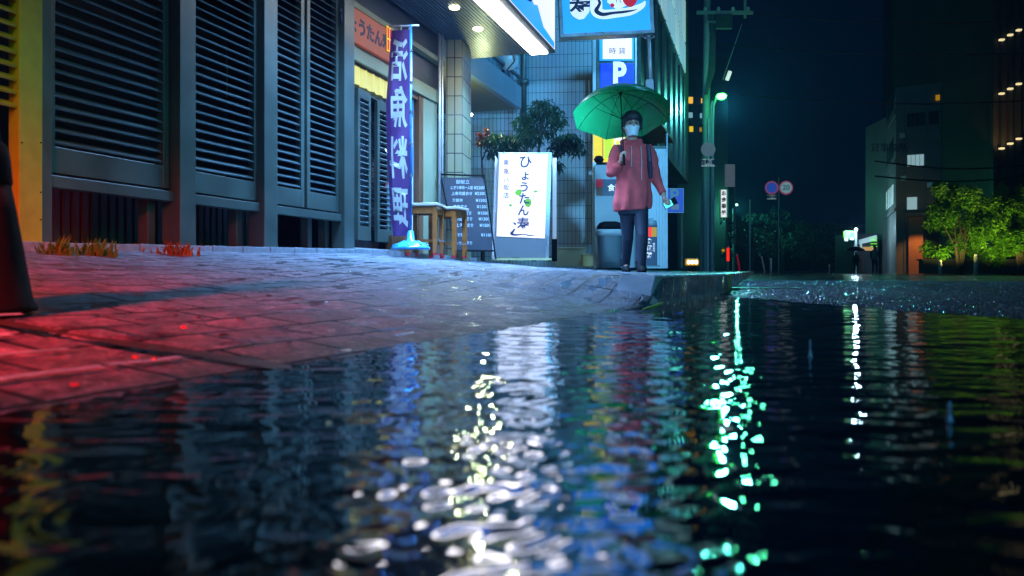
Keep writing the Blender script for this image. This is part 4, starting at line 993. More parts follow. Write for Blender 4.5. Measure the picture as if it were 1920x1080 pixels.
for v in ho.data.vertices:
    c_ = v.co; f_ = .006*math.sin(c_.z*24+c_.x*19+2*math.sin(c_.x*9))*math.sin(c_.x*17-c_.z*8+1)+.004*math.sin(c_.z*61+c_.x*30)*max(0, math.sin(c_.z*7))
    v.co = c_+v.normal*f_
st_ = MB()
st_.tube([PP(333, 345, -.135), PP(335, 400, -.14), PP(334, 450, -.145)], .0028, 6); st_.tube([PP(383, 345, -.13), PP(386, 430, -.145), PP(384, 520, -.15)], .0028, 6); st_.build('drawstrings', 'clothwhite', ps)
sp_ = MB()
sp_.tube([PP(275, 330, .05), PP(280, 345, -.10), PP(285, 400, -.12), PP(275, 470, -.06)], .016, 8); sp_.tube([PP(425, 330, .05), PP(424, 345, -.10), PP(430, 420, -.12), PP(440, 500, -.05)], .022, 8); sp_.tube([PP(350, 340, .17), PP(352, 520, .2)], [.12, .13], 12)
sp_.build('backpack', 'hooddark', ps)
tr_ = MB()
limb(tr_, [hp1+Vector((0, 0, .04)), kn1, an1+Vector((0, 0, -.015))], [.088, .058, .042]); limb(tr_, [hp2+Vector((0, 0, .04)), kn2, an2+Vector((0, 0, -.015))], [.090, .060, .044]); tr_.rings([ell(PP(350, y_, 0), rx_, .122) for y_, rx_ in ((590, .165), (650, .168), (692, .140))])
remesh(tr_.build('trousers', 'jeans', ps), .008, 2)
for an in (an1, an2):
    sh = MB(); limb(sh, [an+Vector((0, .02, .06)), an+Vector((0, .012, -.02))], [.052, .05]); sh.rings([ell((an.x, an.y-.05+oy, z_), .045*sc_, .12*sc_, 20) for z_, sc_, oy in ((.0, .95, 0), (.025, 1, 0), (.045, .85, .01), (.065, .6, .03))])
    remesh(sh.build('shoe', 'black', ps), .007, 2)
# phone
ph = empty('phone', 'small dark phone with a lit teal screen held in lowered hand', 'phone', ps.matrix_basis @ (ha2+Vector((.05, -.03, -.055))), TH)
MB().box(-.035, .035, -.005, .005, -.07, .07).build('case', 'black', ph, bevel=.003).rotation_euler = (0, R(62), 0)
MB().box(-.030, .030, -.0075, -.0055, -.064, .02).build('screen', mat('phone_screen', (.1, .5, .4), .3, emit=(.1, .8, .6), es=.8), ph).rotation_euler = (0, R(62), 0)
# umbrella
uh = ha1+Vector((.012, -.05, .0))
ub = empty('umbrella', 'open green umbrella held above the walking person', 'umbrella', ps.matrix_basis @ uh, TH)
# local z is the shaft, tilted a little back; apex above
ub.rotation_euler = Euler((R(-17), R(1.5), TH), 'XYZ')
ub.rotation_euler = (Matrix.Rotation(TH, 3, 'Z') @ Matrix.Rotation(R(-19), 3, 'X')).to_euler()
HA = .715; RA = .50
MB().tube([(0, 0, -.06), (0, 0, HA+.04)], .0055, 8).build('shaft', 'black', ub, smooth=True)
MB().tube([(0, 0, -.09), (0, 0, .03)], .013, 10).build('handle', 'black', ub, smooth=True)
NRB = 8
def canopy(a, b):     # a angle 0..1, b radius 0..1
    ang = 2*math.pi*a+.2; seg = (a*NRB) % 1; sag = 1-.055*b*math.sin(seg*math.pi)
    sc = b*sag; ph_ = b*R(62)
    r = RA*math.sin(ph_)/math.sin(R(62))*sag; z = HA-.265*(1-math.cos(ph_))/(1-math.cos(R(62)))-.0+.018*b*math.sin(seg*math.pi)
    return (r*math.cos(ang), r*math.sin(ang), z)
cn = MB().grid(canopy, 96, 16).build('canopy', 'umb', ub, smooth=True)
rb_ = MB()
for i in range(NRB):
    rb_.tube([tuple(Vector(canopy(i/NRB, j/10))-Vector((0, 0, .004))) for j in range(11)], .0026, 5)
    q = canopy(i/NRB, .5); rb_.tube([(0, 0, HA-.30), tuple(Vector(q)-Vector((0, 0, .006)))], .0024, 5)
rb_.build('ribs', 'black', ub)
MB().lathe([(.012, -.02), (.014, 0), (.006, .05), (.003, .06)], (0, 0, HA), 10).build('ferrule', 'black', ub)

# ------------------------------------------------------------------ far side buildings and street furniture
def bld_box(root, name, m, x0, x1, y0, y1, z0, z1): 
    o = MB().box(x0, x1, y0, y1, z0, z1).build(name, m, root); o.matrix_parent_inverse = root.matrix_basis.inverted(); return o
# dark office block on the left beyond the person
ob = empty('office_block', 'dark tall office block with a receding row of pale lit windows', 'building', (-2.2, 20, .2))
XO = -2.25
yO0, yO1 = 14.2, wy(1291, XO)
bld_box(ob, 'upper_storeys', 'concdark', XO-6, XO, yO0, yO1, pz(345, dep(XO, yO1)), 16)
bld_box(ob, 'ground_floor', 'dark', XO-6, XO-2.2, yO0+.3, yO1-3, .1, pz(345, dep(XO, yO1)))
for i in range(9):
    a0 = yO0+2.0+i*1.15; a1 = a0+.95
    if a1 > yO1-.4: break
    for r_, (z0, z1) in enumerate(((6.6, 7.5), (7.6, 8.9))):
        w = bld_box(ob, 'window', 'wincool' if (i+r_) % 3 else 'winwhite', XO+.001, XO+.03, a0, a1, z0, z1)
for i in range(8): bld_box(ob, 'facade_rib', 'metal', XO+.001, XO+.06, yO0+1.5+i*1.4, yO0+1.58+i*1.4, 3.3, 6.3)
bld_box(ob, 'awning', mat('orange_lit_awning', (.40, .16, .08), .5), XO+.02, XO+.5, wy(1212, XO+.3), wy(1246, XO+.3), pz(262, 17), pz(262, 17)+.05)  # orange light caught by the awning is put into its colour
for dd in (0,):
    p = Vector((XO+.9, 16.0, 2.4)); 
# far block with yellow windows
fb = empty('distant_flats', 'distant dark block of flats with six small lit windows', 'building', at(1310, 505, 60), TH)
kf = 60/F
MB().box(-1.6, 2.2, 0, 6, 0, 16).build('walls', 'dark', fb)
for px, py, w_, h_, m_ in ((1295, 188, 8, 12, 'winwarm'), (1317, 189, 5, 9, 'winwarm'), (1294, 216, 9, 10, 'wincool'), (1316, 217, 7, 9, 'wincool'), (1296, 242, 7, 10, 'yellowlit'), (1315, 243, 7, 8, 'amber')):
    x = (px-1310)*kf; z = (505-py)*kf; MB().box(x-w_/2*kf, x+w_/2*kf, -.05, -.002, z-h_/2*kf, z+h_/2*kf).build('window', m_, fb)

# utility pole
d = 28; k = d/F
up, _ = face('utility_pole', 'concrete utility pole with crossarms, insulators and cables beside street lamp', 'pole', 1328, 513, d, z=.15)
X = lambda px: (px-1328)*k
Zp = lambda py: (515-py)*k
MB().tube([(X(1320), 0, 0), (X(1323), 0, Zp(300)), (X(1326), 0, Zp(0)), (X(1327), 0, Zp(-60))], [.16, .14, .125, .11], 16).build('pole', 'pole', up, smooth=True)
MB().box(X(1304), X(1409), -.2, -.12, Zp(35), Zp(29)).box(X(1340), X(1372), -.2, -.12, Zp(-4), Zp(0)).box(X(1322), X(1340), -.2, -.12, Zp(52), Zp(48)).build('crossarm', 'pole', up)
MB().tube([(X(1394.5), -.16, Zp(42)), (X(1394.5), -.16, Zp(-40))], .05, 8).build('switch_rod', 'pole', up)
mb = MB()
for px in (1320, 1345, 1372, 1400): mb.lathe([(.03, 0), (.07, .03), (.04, .06), (.07, .09), (.03, .14)], (X(px), -.16, Zp(28.5)), 10)
mb.build('insulators', 'outline' if 0 else mat('porcelain', (.6, .65, .66), .3), up)
MB().box(X(1326.5), X(1338), -.05, .2, Zp(504), Zp(360)).build('cable_cover', mat('mossy_cover', (.10, .15, .12), .6), up)
mb = MB()
for a in range(4): mb.tube([(X(1325+a*3), -.16, Zp(30)), (X(1332+a*2), -.2, Zp(80)), (X(1328+a*3), -.18, Zp(140)), (X(1320+a), -.17, Zp(185))], .03, 6)
mb.build('cables', 'metal', up)
MB().box(X(1339), X(1370), -.25, -.05, Zp(62), Zp(36)).build('transformer_box', 'metal', up, bevel=.02)
# parapet bracing cable with tag
gc = empty('guy_wire', 'thin slanting wire with a pale tag left of the street lamp glow', 'wire', at(1355, 150, 28), TH)
kk = 28/F
MB().tube([((1391-1355)*kk, 0, (150-45)*kk), (0, 0, 0)], .012, 6).build('wire', 'pole', gc)
MB().tube([((1369-1355)*kk, 0, (150-134)*kk), ((1363-1355)*kk, 0, (150-150)*kk)], .07, 8).build('tag', 'outline', gc)
# overhead cables crossing the street
for i, (pa, pb_, lab) in enumerate((((1395, 24), (1990, 36), 'uppermost thin overhead cable crossing the dark sky to the right'), ((1345, 82), (1990, 96), 'thin overhead cable below the crossarm crossing the dark sky'), ((1390, 178), (1990, 185), 'overhead cable at lamp height running right across the street'), ((1640, 452-150), (1990, 300), 'dark cable crossing in front of the four storey building upper windows'), ((1640, 330), (1990, 318), 'lower dark cable crossing the four storey building'))):
    dd = 28 if i < 3 else 24
    A_, B_ = at(*pa, dd), at(*pb_, dd); pts = [A_.lerp(B_, t/12)-Vector((0, 0, .25*math.sin(math.pi*t/12))) for t in range(13)]
    o = MB().tube([tuple(p-A_) for p in pts], .022, 6).build('overhead_cable', 'black', smooth=True); o.location = A_; tag(o, lab, 'cable', 'cables over the street')
# street lamp
sl_, _ = face('street_lamp', 'street lamp with a bright teal white glowing head on a slim pole', 'street lamp', 1336, 513, 27, z=.15)
k = 27/F; X = lambda px: (px-1336)*k
Zp = lambda py: (515-py)*k
MB().tube([(0, 0, 0), (0, 0, Zp(240)), (X(1337), 0, Zp(205)), (X(1342), 0, Zp(190)), (X(1347), 0, Zp(186))], [.07, .05, .05, .045, .04], 10).build('pole', 'pole', sl_, smooth=True)
MB().tube([(X(1332), .0, Zp(280)), (X(1333), 0, Zp(205)), (X(1336), 0, Zp(195))], .03, 8).build('brace', 'pole', sl_)
o = MB().lathe([(.02, -.10), (.10, -.085), (.16, -.03), (.17, .02), (.12, .08), (.03, .1)], (X(1352), -.05, Zp(187)), 20).build('lamp_head', 'lampglow', sl_, smooth=True)
lp = at(1352, 187, 27); lamp('SPOT', 'street_lamp_light', (lp.x+.1, lp.y-.35, lp.z-.3), (.10, .84, .80), 850, .10, (lp.x+3.5, lp.y-12, 0), 125, blend=.5); lamp('POINT', 'street_lamp_glow', (lp.x+.9, lp.y-1.1, lp.z-.2), (.10, 1, .5), 70, .1)
# road signs
def disc(px, py, d, r, label, m, ring=None, extra=None, plate=None, pole=True, txt=None, cat='road sign'):
    k = d/F; p = at(px, py, d); o = empty('road_sign', label, cat, p, TH)
    def dk(r0, m_, y, nm): 
        mb = MB(); pts = [(r0*k*math.cos(i*math.pi/16), r0*k*math.sin(i*math.pi/16)) for i in range(32)]; mb.poly(pts, .02); mb.v = [(v[0], v[1]+y, v[2]) for v in mb.v]; return mb.build(nm, m_, o)
    dk(r, ring or m, 0, 'rim')
    if ring: dk(r*.8, m, -.006, 'disc')
    if txt: text(txt, r*1.1*k, 'clothwhite', o, (0, -.012, 0), bold=.01*k*20)
    if plate:
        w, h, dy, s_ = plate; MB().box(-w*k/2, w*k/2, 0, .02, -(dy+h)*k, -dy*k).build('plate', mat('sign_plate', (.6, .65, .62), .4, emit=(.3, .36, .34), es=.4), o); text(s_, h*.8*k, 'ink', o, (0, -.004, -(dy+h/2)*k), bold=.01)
    return o, k
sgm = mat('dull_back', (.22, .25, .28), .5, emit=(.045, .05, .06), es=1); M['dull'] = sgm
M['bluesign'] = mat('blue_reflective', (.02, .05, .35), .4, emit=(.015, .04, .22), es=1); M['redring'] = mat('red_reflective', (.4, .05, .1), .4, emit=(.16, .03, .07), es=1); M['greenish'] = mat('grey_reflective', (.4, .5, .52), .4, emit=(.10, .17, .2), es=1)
o, k = disc(1328, 280, 26, 13.5, 'plain grey round road sign with a small plate on the pole by street lamp', 'dull', plate=(25, 14, 18, '自転車'))
MB().tube([(0, .05, 1.0), (0, .05, -(515-280)*k)], .035, 8).build('post', 'pole', o)
o, k = disc(1447, 352, 30, 12.5, 'blue round road sign with a small white plate under it', 'bluesign', 'redring', plate=(17, 8, 13.5, '自転車'))
MB().tube([(.28, .05, .4), (.28, .05, -(352-518)*-1*k)], .035, 8).build('post', 'metal', o)
o, k = disc(1474, 352, 30, 13, 'red ringed round road sign right of the blue round sign', 'greenish', 'redring', txt='20')
MB().box(-.6, 0, .03, .05, -.02, .02).build('arm', 'metal', o)
# small blue P sign and no-parking board
sp, k = face('parking_sign', 'small blue square sign with white letter P and pale box', 'sign', 1266, 398, 15)
MB().box(-14*k, 15*k, 0, .04, 0, 44*k).build('board', 'bluesign', sp); MB().box(-15*k, 16*k, .005, .035, -1*k, 45*k).build('rim', 'pipe', sp)
text('P', .34, 'clothwhite', sp, (-2*k, -.004, 30*k), bold=.008); MB().box(-8*k, 7*k, -.006, -.0005, 5*k, 15*k).build('pale_box', 'dull', sp)
MB().tube([(14*k, .08, 45*k), (14*k, .08, -104*k)], .025, 8).build('post', 'metal', sp)
np_, k = face('no_parking_board', 'dark blue notice board with red ringed symbol behind the person', 'sign', 1240, 350, 14.8)
MB().box(-10*k, 10*k, 0, .04, 0, 32*k).build('board', 'bluesign', np_)
ringp = [((1242-1240)*k+5*k*math.cos(a), -.01, 22*k+5*k*math.sin(a)) for a in [i*math.pi/8 for i in range(17)]]; MB().tube(ringp, .012, 6, cap=False).tube([ringp[2], ringp[10]], .01, 6).build('red_ring', 'reddull', np_)
MB().lathe([(.03, -.02), (.04, 0), (.03, .02)], ((1239-1240)*k, -.01, 8*k), 10).build('amber_mark', 'amber', np_); MB().tube([(9*k, .06, 32*k), (9*k, .06, -150*k)], .02, 6).build('post', 'metal', np_)
# vertical lit shop sign and grey board beyond
vs_, k = face('vertical_lit_sign', 'narrow upright white lit sign with green edge far down the street', 'sign', 1357, 407, 38)
MB().box(-5*k, 5*k, -.02, 0, 0, 51*k).build('lit_panel', 'signwhite', vs_); MB().box(-6*k, 8.5*k, .001, .3, -1*k, 52*k).build('casing', mat('green_casing', (.02, .3, .1), .4, emit=(.01, .16, .06), es=.8), vs_)
for i, c_ in enumerate('お食事処'): text(c_, 9*k, 'ink', vs_, (0, -.024, (44-12*i)*k), bold=.01)
MB().tube([(7*k, .1, 0), (7*k, .1, -105*k)], .06, 8).build('post', 'metal', vs_)
gb_, k = face('grey_notice_board', 'plain grey rectangular board above the narrow lit sign', 'board', 1369, 350, 36)
MB().box(-9*k, 9*k, 0, .1, 0, 42*k).build('board', 'dull', gb_); MB().tube([(9*k, .1, 40*k), (9*k, .1, -160*k)], .05, 8).build('post', 'metal', gb_)
s2, k = face('street_lamp', 'small distant street lamp with a pale green head far down the street', 'street lamp', 1375, 512, 60, z=.1)
MB().tube([(0, 0, 0), (0, 0, 118*k), (5*k, 0, 126*k)], .07, 8).build('pole', 'pole', s2); MB().lathe([(.02, -.1), (.1, -.05), (.12, 0), (.05, .08)], (6*k, 0, 126*k), 12).build('lamp_head', mat('far_lamp', (1, 1, 1), .5, emit=(.6, 1, .8), es=2), s2)
lp = at(1383, 388, 58); lamp('POINT', 'far_street_light', lp, (.1, .95, .6), 420, .06)

# low triple lamp, markers, bollards
ml, k = face('triple_marker_lamp', 'low marker with three white lamps glowing orange by the pole foot', 'lamp', 1298, 498, 22)
MB().box(-13*k, 13*k, .0, .06, 0, 13*k).build('housing', 'amber', ml, bevel=.03)
for q in (-7, 0, 7): MB().lathe([(.002, -.06), (.035, -.045), (.05, 0), (.035, .045), (.002, .06)], (q*k, -.02, 6.5*k), 12).build('lamp', mat('marker_bulb', (1, 1, .8), .4, emit=(1, .9, .6), es=3), ml)
MB().box(-.1, .1, 0, .05, -.2, -.002).build('foot', 'black', ml)
mp_, k = face('reflector_post', 'thin post with a red and yellow reflective marker at kerbside', 'post', 1365, 513, 24, z=.15)
MB().tube([(0, 0, 0), (0, 0, 46*k)], .03, 8).build('post', 'metal', mp_); MB().tube([(0, -.0, 20*k), (0, 0, 45*k)], .045, 8).build('marker', 'redglow', mp_); MB().lathe([(.02, -.05), (.06, 0), (.02, .05)], (-9*k, 0, 40*k), 10).build('amber_lamp', 'amber', mp_)
def boll(label, px, pyt, pyb, d, w, lean=0, m='pole', nm='bollard', grp='posts along the far road edge'):
    k = d/F; p = at(px, pyb, d); p.z = .03; o = empty(nm, label, nm, p, TH, grp); h = (pyb-pyt)*k
    MB().tube([(0, 0, 0), (lean*k, 0, h)], w*k/2, 10).build('shaft', m, o, smooth=True); MB().tube([(lean*k, 0, h+.001), (lean*k, 0, h+.06)], w*k*.42, 10).build('cap', 'dull', o); return o
boll('tall slim leaning post left of the dark trees', 1388, 470, 505, 40, 3, -6, 'reddull'); boll('short leaning post under the blue round sign', 1434, 475, 505, 45, 3, -6)
boll('pale upright post under the two round signs', 1445, 481, 507, 45, 4); boll('thin dark upright pole with tiny red light among dark trees', 1406, 375, 513, 30, 2.5)
boll('short pale post alone in the middle of far road edge', 1555, 496, 511, 45, 3)
boll('pale bollard at the left foot of the lit bush', 1763, 490, 515, 26, 6); boll('pale bollard between the two lit bushes', 1830, 479, 515, 26, 8)
# trees in the dark
def bigtree(label, px, d, top, w, m, n, grp, ln=.35, name='dark_tree', base=512):
    k = d/F; b_ = at(px, base, d); b_.z = .0; h = (base-top)*k; cl_ = []
    for i in range(12): cl_.append((random.uniform(-.5, .5)*w*k, h*random.uniform(.35, .93), w*k*random.uniform(.18, .3), h*random.uniform(.10, .16), n//12))
    trk = [([(0, 0, 0), (.1, 0, h*.3), (.0, 0, h*.75)], .2, .06)]+[([(0, 0, h*.25), (sx*w*k*.3, 0, h*.6)], .1, .03) for sx in (-1, 1)]
    return tree(name, label, b_, trk, cl_, m, ln=ln, wd=ln*.5, group=grp, kk=6, droop=.1)
for px, dd, tp, w, lab in ((1410, 55, 400, 90, 'dark tree behind the narrow lit sign, leftmost of the row'), (1465, 60, 395, 100, 'dark tree directly under the two round signs'), (1525, 58, 410, 90, 'dark tree in the middle of the far road end'), (1580, 62, 430, 70, 'dark tree left of the green lit sign')):
    bigtree(lab, px, dd, tp, w, 'leafdark', 900, 'dark trees closing the far end of the street')
hb = empty('dark_background_block', 'unlit dark building mass standing behind the far trees', 'building', at(1480, 508, 95), TH)
MB().box(-14, 12, 0, 8, 0, 5.2).build('walls', 'dark', hb); MB().box(-14.2, 12.2, -.2, 8.2, 5.201, 5.6).build('roof', 'dark', hb)

# green sign + lit shopfront
gs, k = face('green_lit_sign', 'small green lit signboard on a post by the far shop', 'sign', 1593, 449, 42)
MB().box(-10*k, 10*k, 0, .15, 3*k, 16*k).build('panel', 'greenlit', gs); text('薬局', 9*k, 'leafdark', gs, (0, -.003, 9.5*k), bold=.01); MB().box(-9*k, -3*k, 0, .1, -3*k, 2.8*k).box(1*k, 8*k, 0, .1, -1*k, 2.6*k).build('small_panel', 'winwhite', gs); MB().tube([(12*k, .05, 18*k), (12*k, .05, -64*k)], .06, 8).build('post', 'pole', gs)
sf, k = face('far_shopfront', 'small far shop with lit fascia and warm porch beside concrete building', 'shop', 1625, 512, 44, z=.03)
MB().box(-18*k, 22*k, 0, 3, 0, 75*k).build('walls', 'concdark', sf)
MB().rings([[(-15*k, -.2, 55*k), (16*k, -.2, 62*k), (16*k, -.2, 72*k), (-15*k, -.2, 63*k)], [(-15*k, -.02, 55*k), (16*k, -.02, 62*k), (16*k, -.02, 72*k), (-15*k, -.02, 63*k)]]).build('fascia', 'winwhite', sf)
MB().box(-10*k, 12*k, -.1, -.02, 43*k, 50*k).build('porch_light_panel', mat('warm_porch', (.5, .3, .12), .5, emit=(.5, .26, .09), es=.8), sf)
for i in range(4): MB().box(4*k, 16*k, -.24, -.21, (50+5*i)*k, (51.5+5*i)*k).build('sign_bar', 'greenlit', sf)
MB().box(-13*k, -10*k, -.1, -.02, 46*k, 64*k).build('lit_strip', 'winwhite', sf); MB().box(-9*k, -6*k, -.06, -.02, 4*k, 38*k).build('door', 'brownsq', sf)
l3, k = face('street_lamp', 'small round blue white street lamp glowing above the green sign', 'street lamp', 1605, 512, 42, z=.03)
MB().tube([(0, 0, 0), (0, 0, 80*k)], .06, 8).build('pole', 'pole', l3); MB().lathe([(.01, -.09), (.06, -.06), (.09, 0), (.06, .06), (.01, .09)], (0, 0, 83*k), 14).build('lamp_head', mat('bluewhite_lamp', (1, 1, 1), .5, emit=(.6, .85, 1), es=4), l3)
lp = at(1604, 429, 41.5); lamp('POINT', 'far_lamp_light', lp, (.5, .8, 1), 160, .1)
# two people far off
def farperson(label, px, d, top):
    k = d/F; p = at(px, 514, d); p.z = .03; o = empty('person', label, 'person', p, TH, 'people at the far side of the road'); h = (514-top)*k; s_ = h/1.7
    b_ = MB(); b_.rings([ell((0, 0, z*s_), rx*s_, ry*s_, 14) for z, rx, ry in ((1.48, .05, .05), (1.56, .07, .08), (1.64, .075, .09), (1.70, .03, .04))])
    b_.rings([ell((0, 0, z*s_), rx*s_, ry*s_, 14) for z, rx, ry in ((.82, .16, .11), (1.1, .15, .11), (1.35, .2, .12), (1.44, .12, .08), (1.5, .05, .05))])
    for sx in (-1, 1):
        limb(b_, [(sx*.09*s_, 0, .85*s_), (sx*.10*s_, -.05*s_, .45*s_), (sx*.11*s_, .02*s_, .04)], [.09*s_, .065*s_, .045*s_]); limb(b_, [(sx*.2*s_, 0, 1.36*s_), (sx*.25*s_, .0, 1.08*s_), (sx*.23*s_, -.08*s_, .85*s_)], [.055*s_, .045*s_, .03*s_])
    bo_ = b_.build('body', 'jeans', o); remesh(bo_, .025, 2)
    MB().rings([ell((0, 0, z*s_), rx*s_, ry*s_, 14) for z, rx, ry in ((.86, .18, .13), (1.1, .165, .125), (1.35, .215, .135), (1.45, .13, .09))]).build('jacket', mat('teal_jacket', (.10, .20, .25), .7) if top < 470 and px > 1630 else M['jeans'], o, smooth=True)
    MB().rings([ell((0, .01*s_, z*s_), rx*s_, ry*s_, 14) for z, rx, ry in ((1.6, .08, .095), (1.66, .08, .09), (1.72, .035, .04))]).build('hair', 'hair', o, smooth=True); return o
farperson('distant person in a teal jacket standing near the far shop', 1640, 34, 460); f2 = farperson('dark distant person under an umbrella by the green sign', 1605, 36, 472)
u2 = empty('umbrella', 'small dark umbrella held by the distant person near green sign', 'umbrella', at(1604, 470, 35.8), TH); k = 36/F
MB().lathe([(.42, -.02), (.36, .06), (.2, .16), (.01, .2)], (0, 0, 0), 16).build('canopy', 'navy', u2); MB().tube([(0, 0, .2), (0, 0, -.5)], .01, 6).build('shaft', 'black', u2)

# four storey building: corner at px 1695
d = 38; k = d/F
cb_ = empty('corner_building', 'four storey pale concrete corner building with a few lit windows', 'building', at(1697, 512, d), TH)
kx4 = k; X = lambda px: (px-1697)*kx4
Zp = lambda py: (512-py)*kx4
# left face recedes: from px 1645 (far) to px 1697; right face toward camera-plane
far = at(1646, 512, 50); cor = at(1680, 512, 38); rgt = at(1765, 512, 37)
def wallp(nm, m, P0, P1, z0, z1, z1b=None, off=0, th=.05):
    P0, P1 = Vector((P0.x, P0.y, 0)), Vector((P1.x, P1.y, 0)); n_ = (P1-P0).cross(Vector((0, 0, 1))).normalized(); z1b = z1 if z1b is None else z1b
    a = [P0+n_*off+Vector((0, 0, z0)), P1+n_*off+Vector((0, 0, z0)), P1+n_*off+Vector((0, 0, z1b)), P0+n_*off+Vector((0, 0, z1))]
    mb = MB(); mb.rings([a, [q-n_*th for q in a]]); o = mb.build(nm, m, cb_); o.matrix_parent_inverse = cb_.matrix_basis.inverted(); return o
zr = pz(175, 38); wm_ = mat('corner_block_wall', (.17, .19, .21), .6, scale=.7, var=.4, bump=.2, bscale=6)
wallp('side_wall', wm_, far, cor, 0, zr*.86, zr, 0, .3); wallp('front_wall', wm_, cor, rgt, 0, zr, zr, 0, .3)
bk_ = rgt+Vector((-2, 10, 0)); wallp('back_wall', wm_, rgt, bk_, 0, zr)
wallp('roof_edge', 'conc', cor, rgt, zr+.001, zr+.25, None, .08, .5)
def onwall(nm, m, P0, P1, a0, a1, z0, z1, off=.03):
    return wallp(nm, m, P0.lerp(P1, a0), P0.lerp(P1, a1), z0, z1, None, off, .04)
for nm, m_, a0, a1, p0, p1 in (('window', 'winwhite', .26, .62, 291, 314), ('window', 'winwhite', .25, .47, 370, 393), ('window', 'glass', .25, .65, 213, 238), ('window', 'glass', .72, .95, 213, 238)):
    onwall(nm, m_, cor, rgt, a0, a1, pz(p1, 37.7), pz(p0, 37.7)); onwall('sill', 'conc', cor, rgt, a0-.02, a1+.02, pz(p1, 37.7)-.12, pz(p1, 37.7)-.01, .12)
for zz, m_ in ((1, 'winwhite'), (2, 'glass'), (3, 'glass')):
    z0_ = 1.2+2.3*zz; 
    for a0, a1 in ((.15, .42), (.55, .9)):
        fr_ = onwall('window', m_ if a0 > .5 or zz > 1 else 'wincool', far, cor, a0, a1, z0_, z0_+.95)
        for q in range(3): onwall('mullion', 'metal', far, cor, a0+(a1-a0)*(q+1)/4-.006, a0+(a1-a0)*(q+1)/4+.006, z0_, z0_+.95, .05)
for zz in range(1, 4): onwall('floor_band', 'conc', far, cor, 0, 1, .9+2.3*zz-.15, .9+2.3*zz, .06)
onwall('balcony', 'conc', cor, rgt, .7, 1.0, pz(268, 37), pz(252, 37), .5); onwall('balcony', 'conc', cor, rgt, .7, 1.0, pz(318, 37), pz(304, 37), .5)
onwall('lit_pillar', 'plaster', cor, rgt, .30, .62, 0, pz(405, 37), .35); onwall('canopy', 'conc', cor, rgt, .25, 1.0, pz(405, 37)+.01, pz(398, 37), .7)
onwall('doorway', 'dark', cor, rgt, .64, .95, 0, pz(420, 37), .06); onwall('roof_lamp', 'amber', cor, rgt, .88, .97, pz(188, 37), pz(178, 37), .1)
lp = at(1722, 415, 36.2); lamp('SPOT', 'pillar_lamp', (lp.x, lp.y-.2, lp.z), (1, .42, .1), 130, .05, (lp.x, lp.y+.5, .3), 100)
for a_, py in ((.10, 250), (.12, 330), (.70, 345)):
    onwall('air_conditioner', 'pipe', cor, rgt, a_, a_+.12, pz(py+9, 37.6), pz(py, 37.6), .35)
for a_ in (.19, .66):
    onwall('rain_pipe', 'conc', cor, rgt, a_, a_+.02, 0.1, zr-.1, .10)
for p0, p1 in ((291, 314), (213, 238)):
    for q in (.335, .43, .53): onwall('window_bar', 'metal', cor, rgt, q, q+.008, pz(p1, 37.7), pz(p0, 37.7), .06)
for py in (262, 312): onwall('ledge', 'conc', cor, rgt, 0, .7, pz(py+2, 37.7), pz(py, 37.7), .07)
text('貸事務所', .45, 'navy', cb_, (0, 0, 0), name='lettering').location = (X(1662), -.3, Zp(280))

# dark tower on the right with rows of small lights
tw = empty('right_tower', 'tall dark tower at the right edge with rows of small warm lights', 'building', at(1905, 512, 46), TH); k = 46/F
MB().box(-45*k, 90*k, 0, 12, 0, 24).build('walls', mat('brown_tower', (.07, .06, .045), .5, scale=.3, var=.7), tw)
for i in range(6): MB().box((-45+i*15)*k-.1, (-45+i*15)*k+.1, -.3, -.001, 0, 23.8).build('pilaster', 'concdark', tw)
for r_, y0_ in enumerate((80, 180, 282)):
    for i in range(3): MB().box((1870+i*16-1905-4)*k, (1870+i*16-1905+4)*k, -.5, -.305, (512-y0_+i*9)*k, (512-y0_+i*9+3)*k).build('light', mat('strip_light', (1, .9, .5), .5, emit=(.9, .75, .4), es=1) if r_ == 0 and i == 0 else bpy.data.materials['strip_light'], tw)
lp = at(1885, 300, 44); lamp('SPOT', 'tower_lamp', lp, (1, .5, .12), 160, .1, at(1890, 100, 47), 80)
tw2 = empty('dark_tower', 'unlit dark high rise standing behind the lit bush', 'building', at(1815, 512, 60), TH); MB().box(-2.2, 3.2, 0, 9, 0, 26).build('walls', 'dark', tw2); MB().box(-2.4, 3.4, -.2, 9.2, 26.001, 26.4).build('roof_edge', 'dark', tw2)
# lit bushes
def bush(label, px, d, top, w, base=492):
    k = d/F; b_ = at(px, 513, d); b_.z = .05; h = (513-top)*k; lo = (513-base)*k
    cl_ = [(random.uniform(-.5, .5)*w*k, lo*.6+(h-lo*.6)*random.uniform(.10, .92), w*k*random.uniform(.10, .19), h*random.uniform(.06, .13), 300) for i in range(34)]
    trk = [([(random.uniform(-.1, .1), 0, 0), (random.uniform(-.2, .2), 0, h*.3), (random.uniform(-.45, .45)*w*k, 0, h*.75)], .05, .015) for i in range(8)]
    return tree('lit_bush', label, b_, trk, cl_, 'leafwarm', ln=.13, wd=.075, cat='bush', group='bushes lit from below', kk=4, droop=0)
bush('round bush glowing yellow green from a lamp at its foot', 1800, 27, 338, 120); bush('bush cut by the right frame edge, lit yellow green', 1915, 27, 335, 85)
for px in (1790, 1905):
    p = at(px, 500, 25.6); p.z = .25; lamp('SPOT', 'bush_uplight', p, (1, .78, .14), 300, .1, p+Vector((.1, 1.2, 1.9)), 110)
gwl = empty('low_wall', 'low dark planter wall under the lit bushes at right', 'wall', at(1850, 513, 27.5), TH); MB().box(-2.2, 3.5, 0, .3, 0, .45).build('wall', 'concdark', gwl, bevel=.01); MB().box(-2.25, 3.55, -.04, .34, .451, .5).build('coping', 'concdark', gwl)

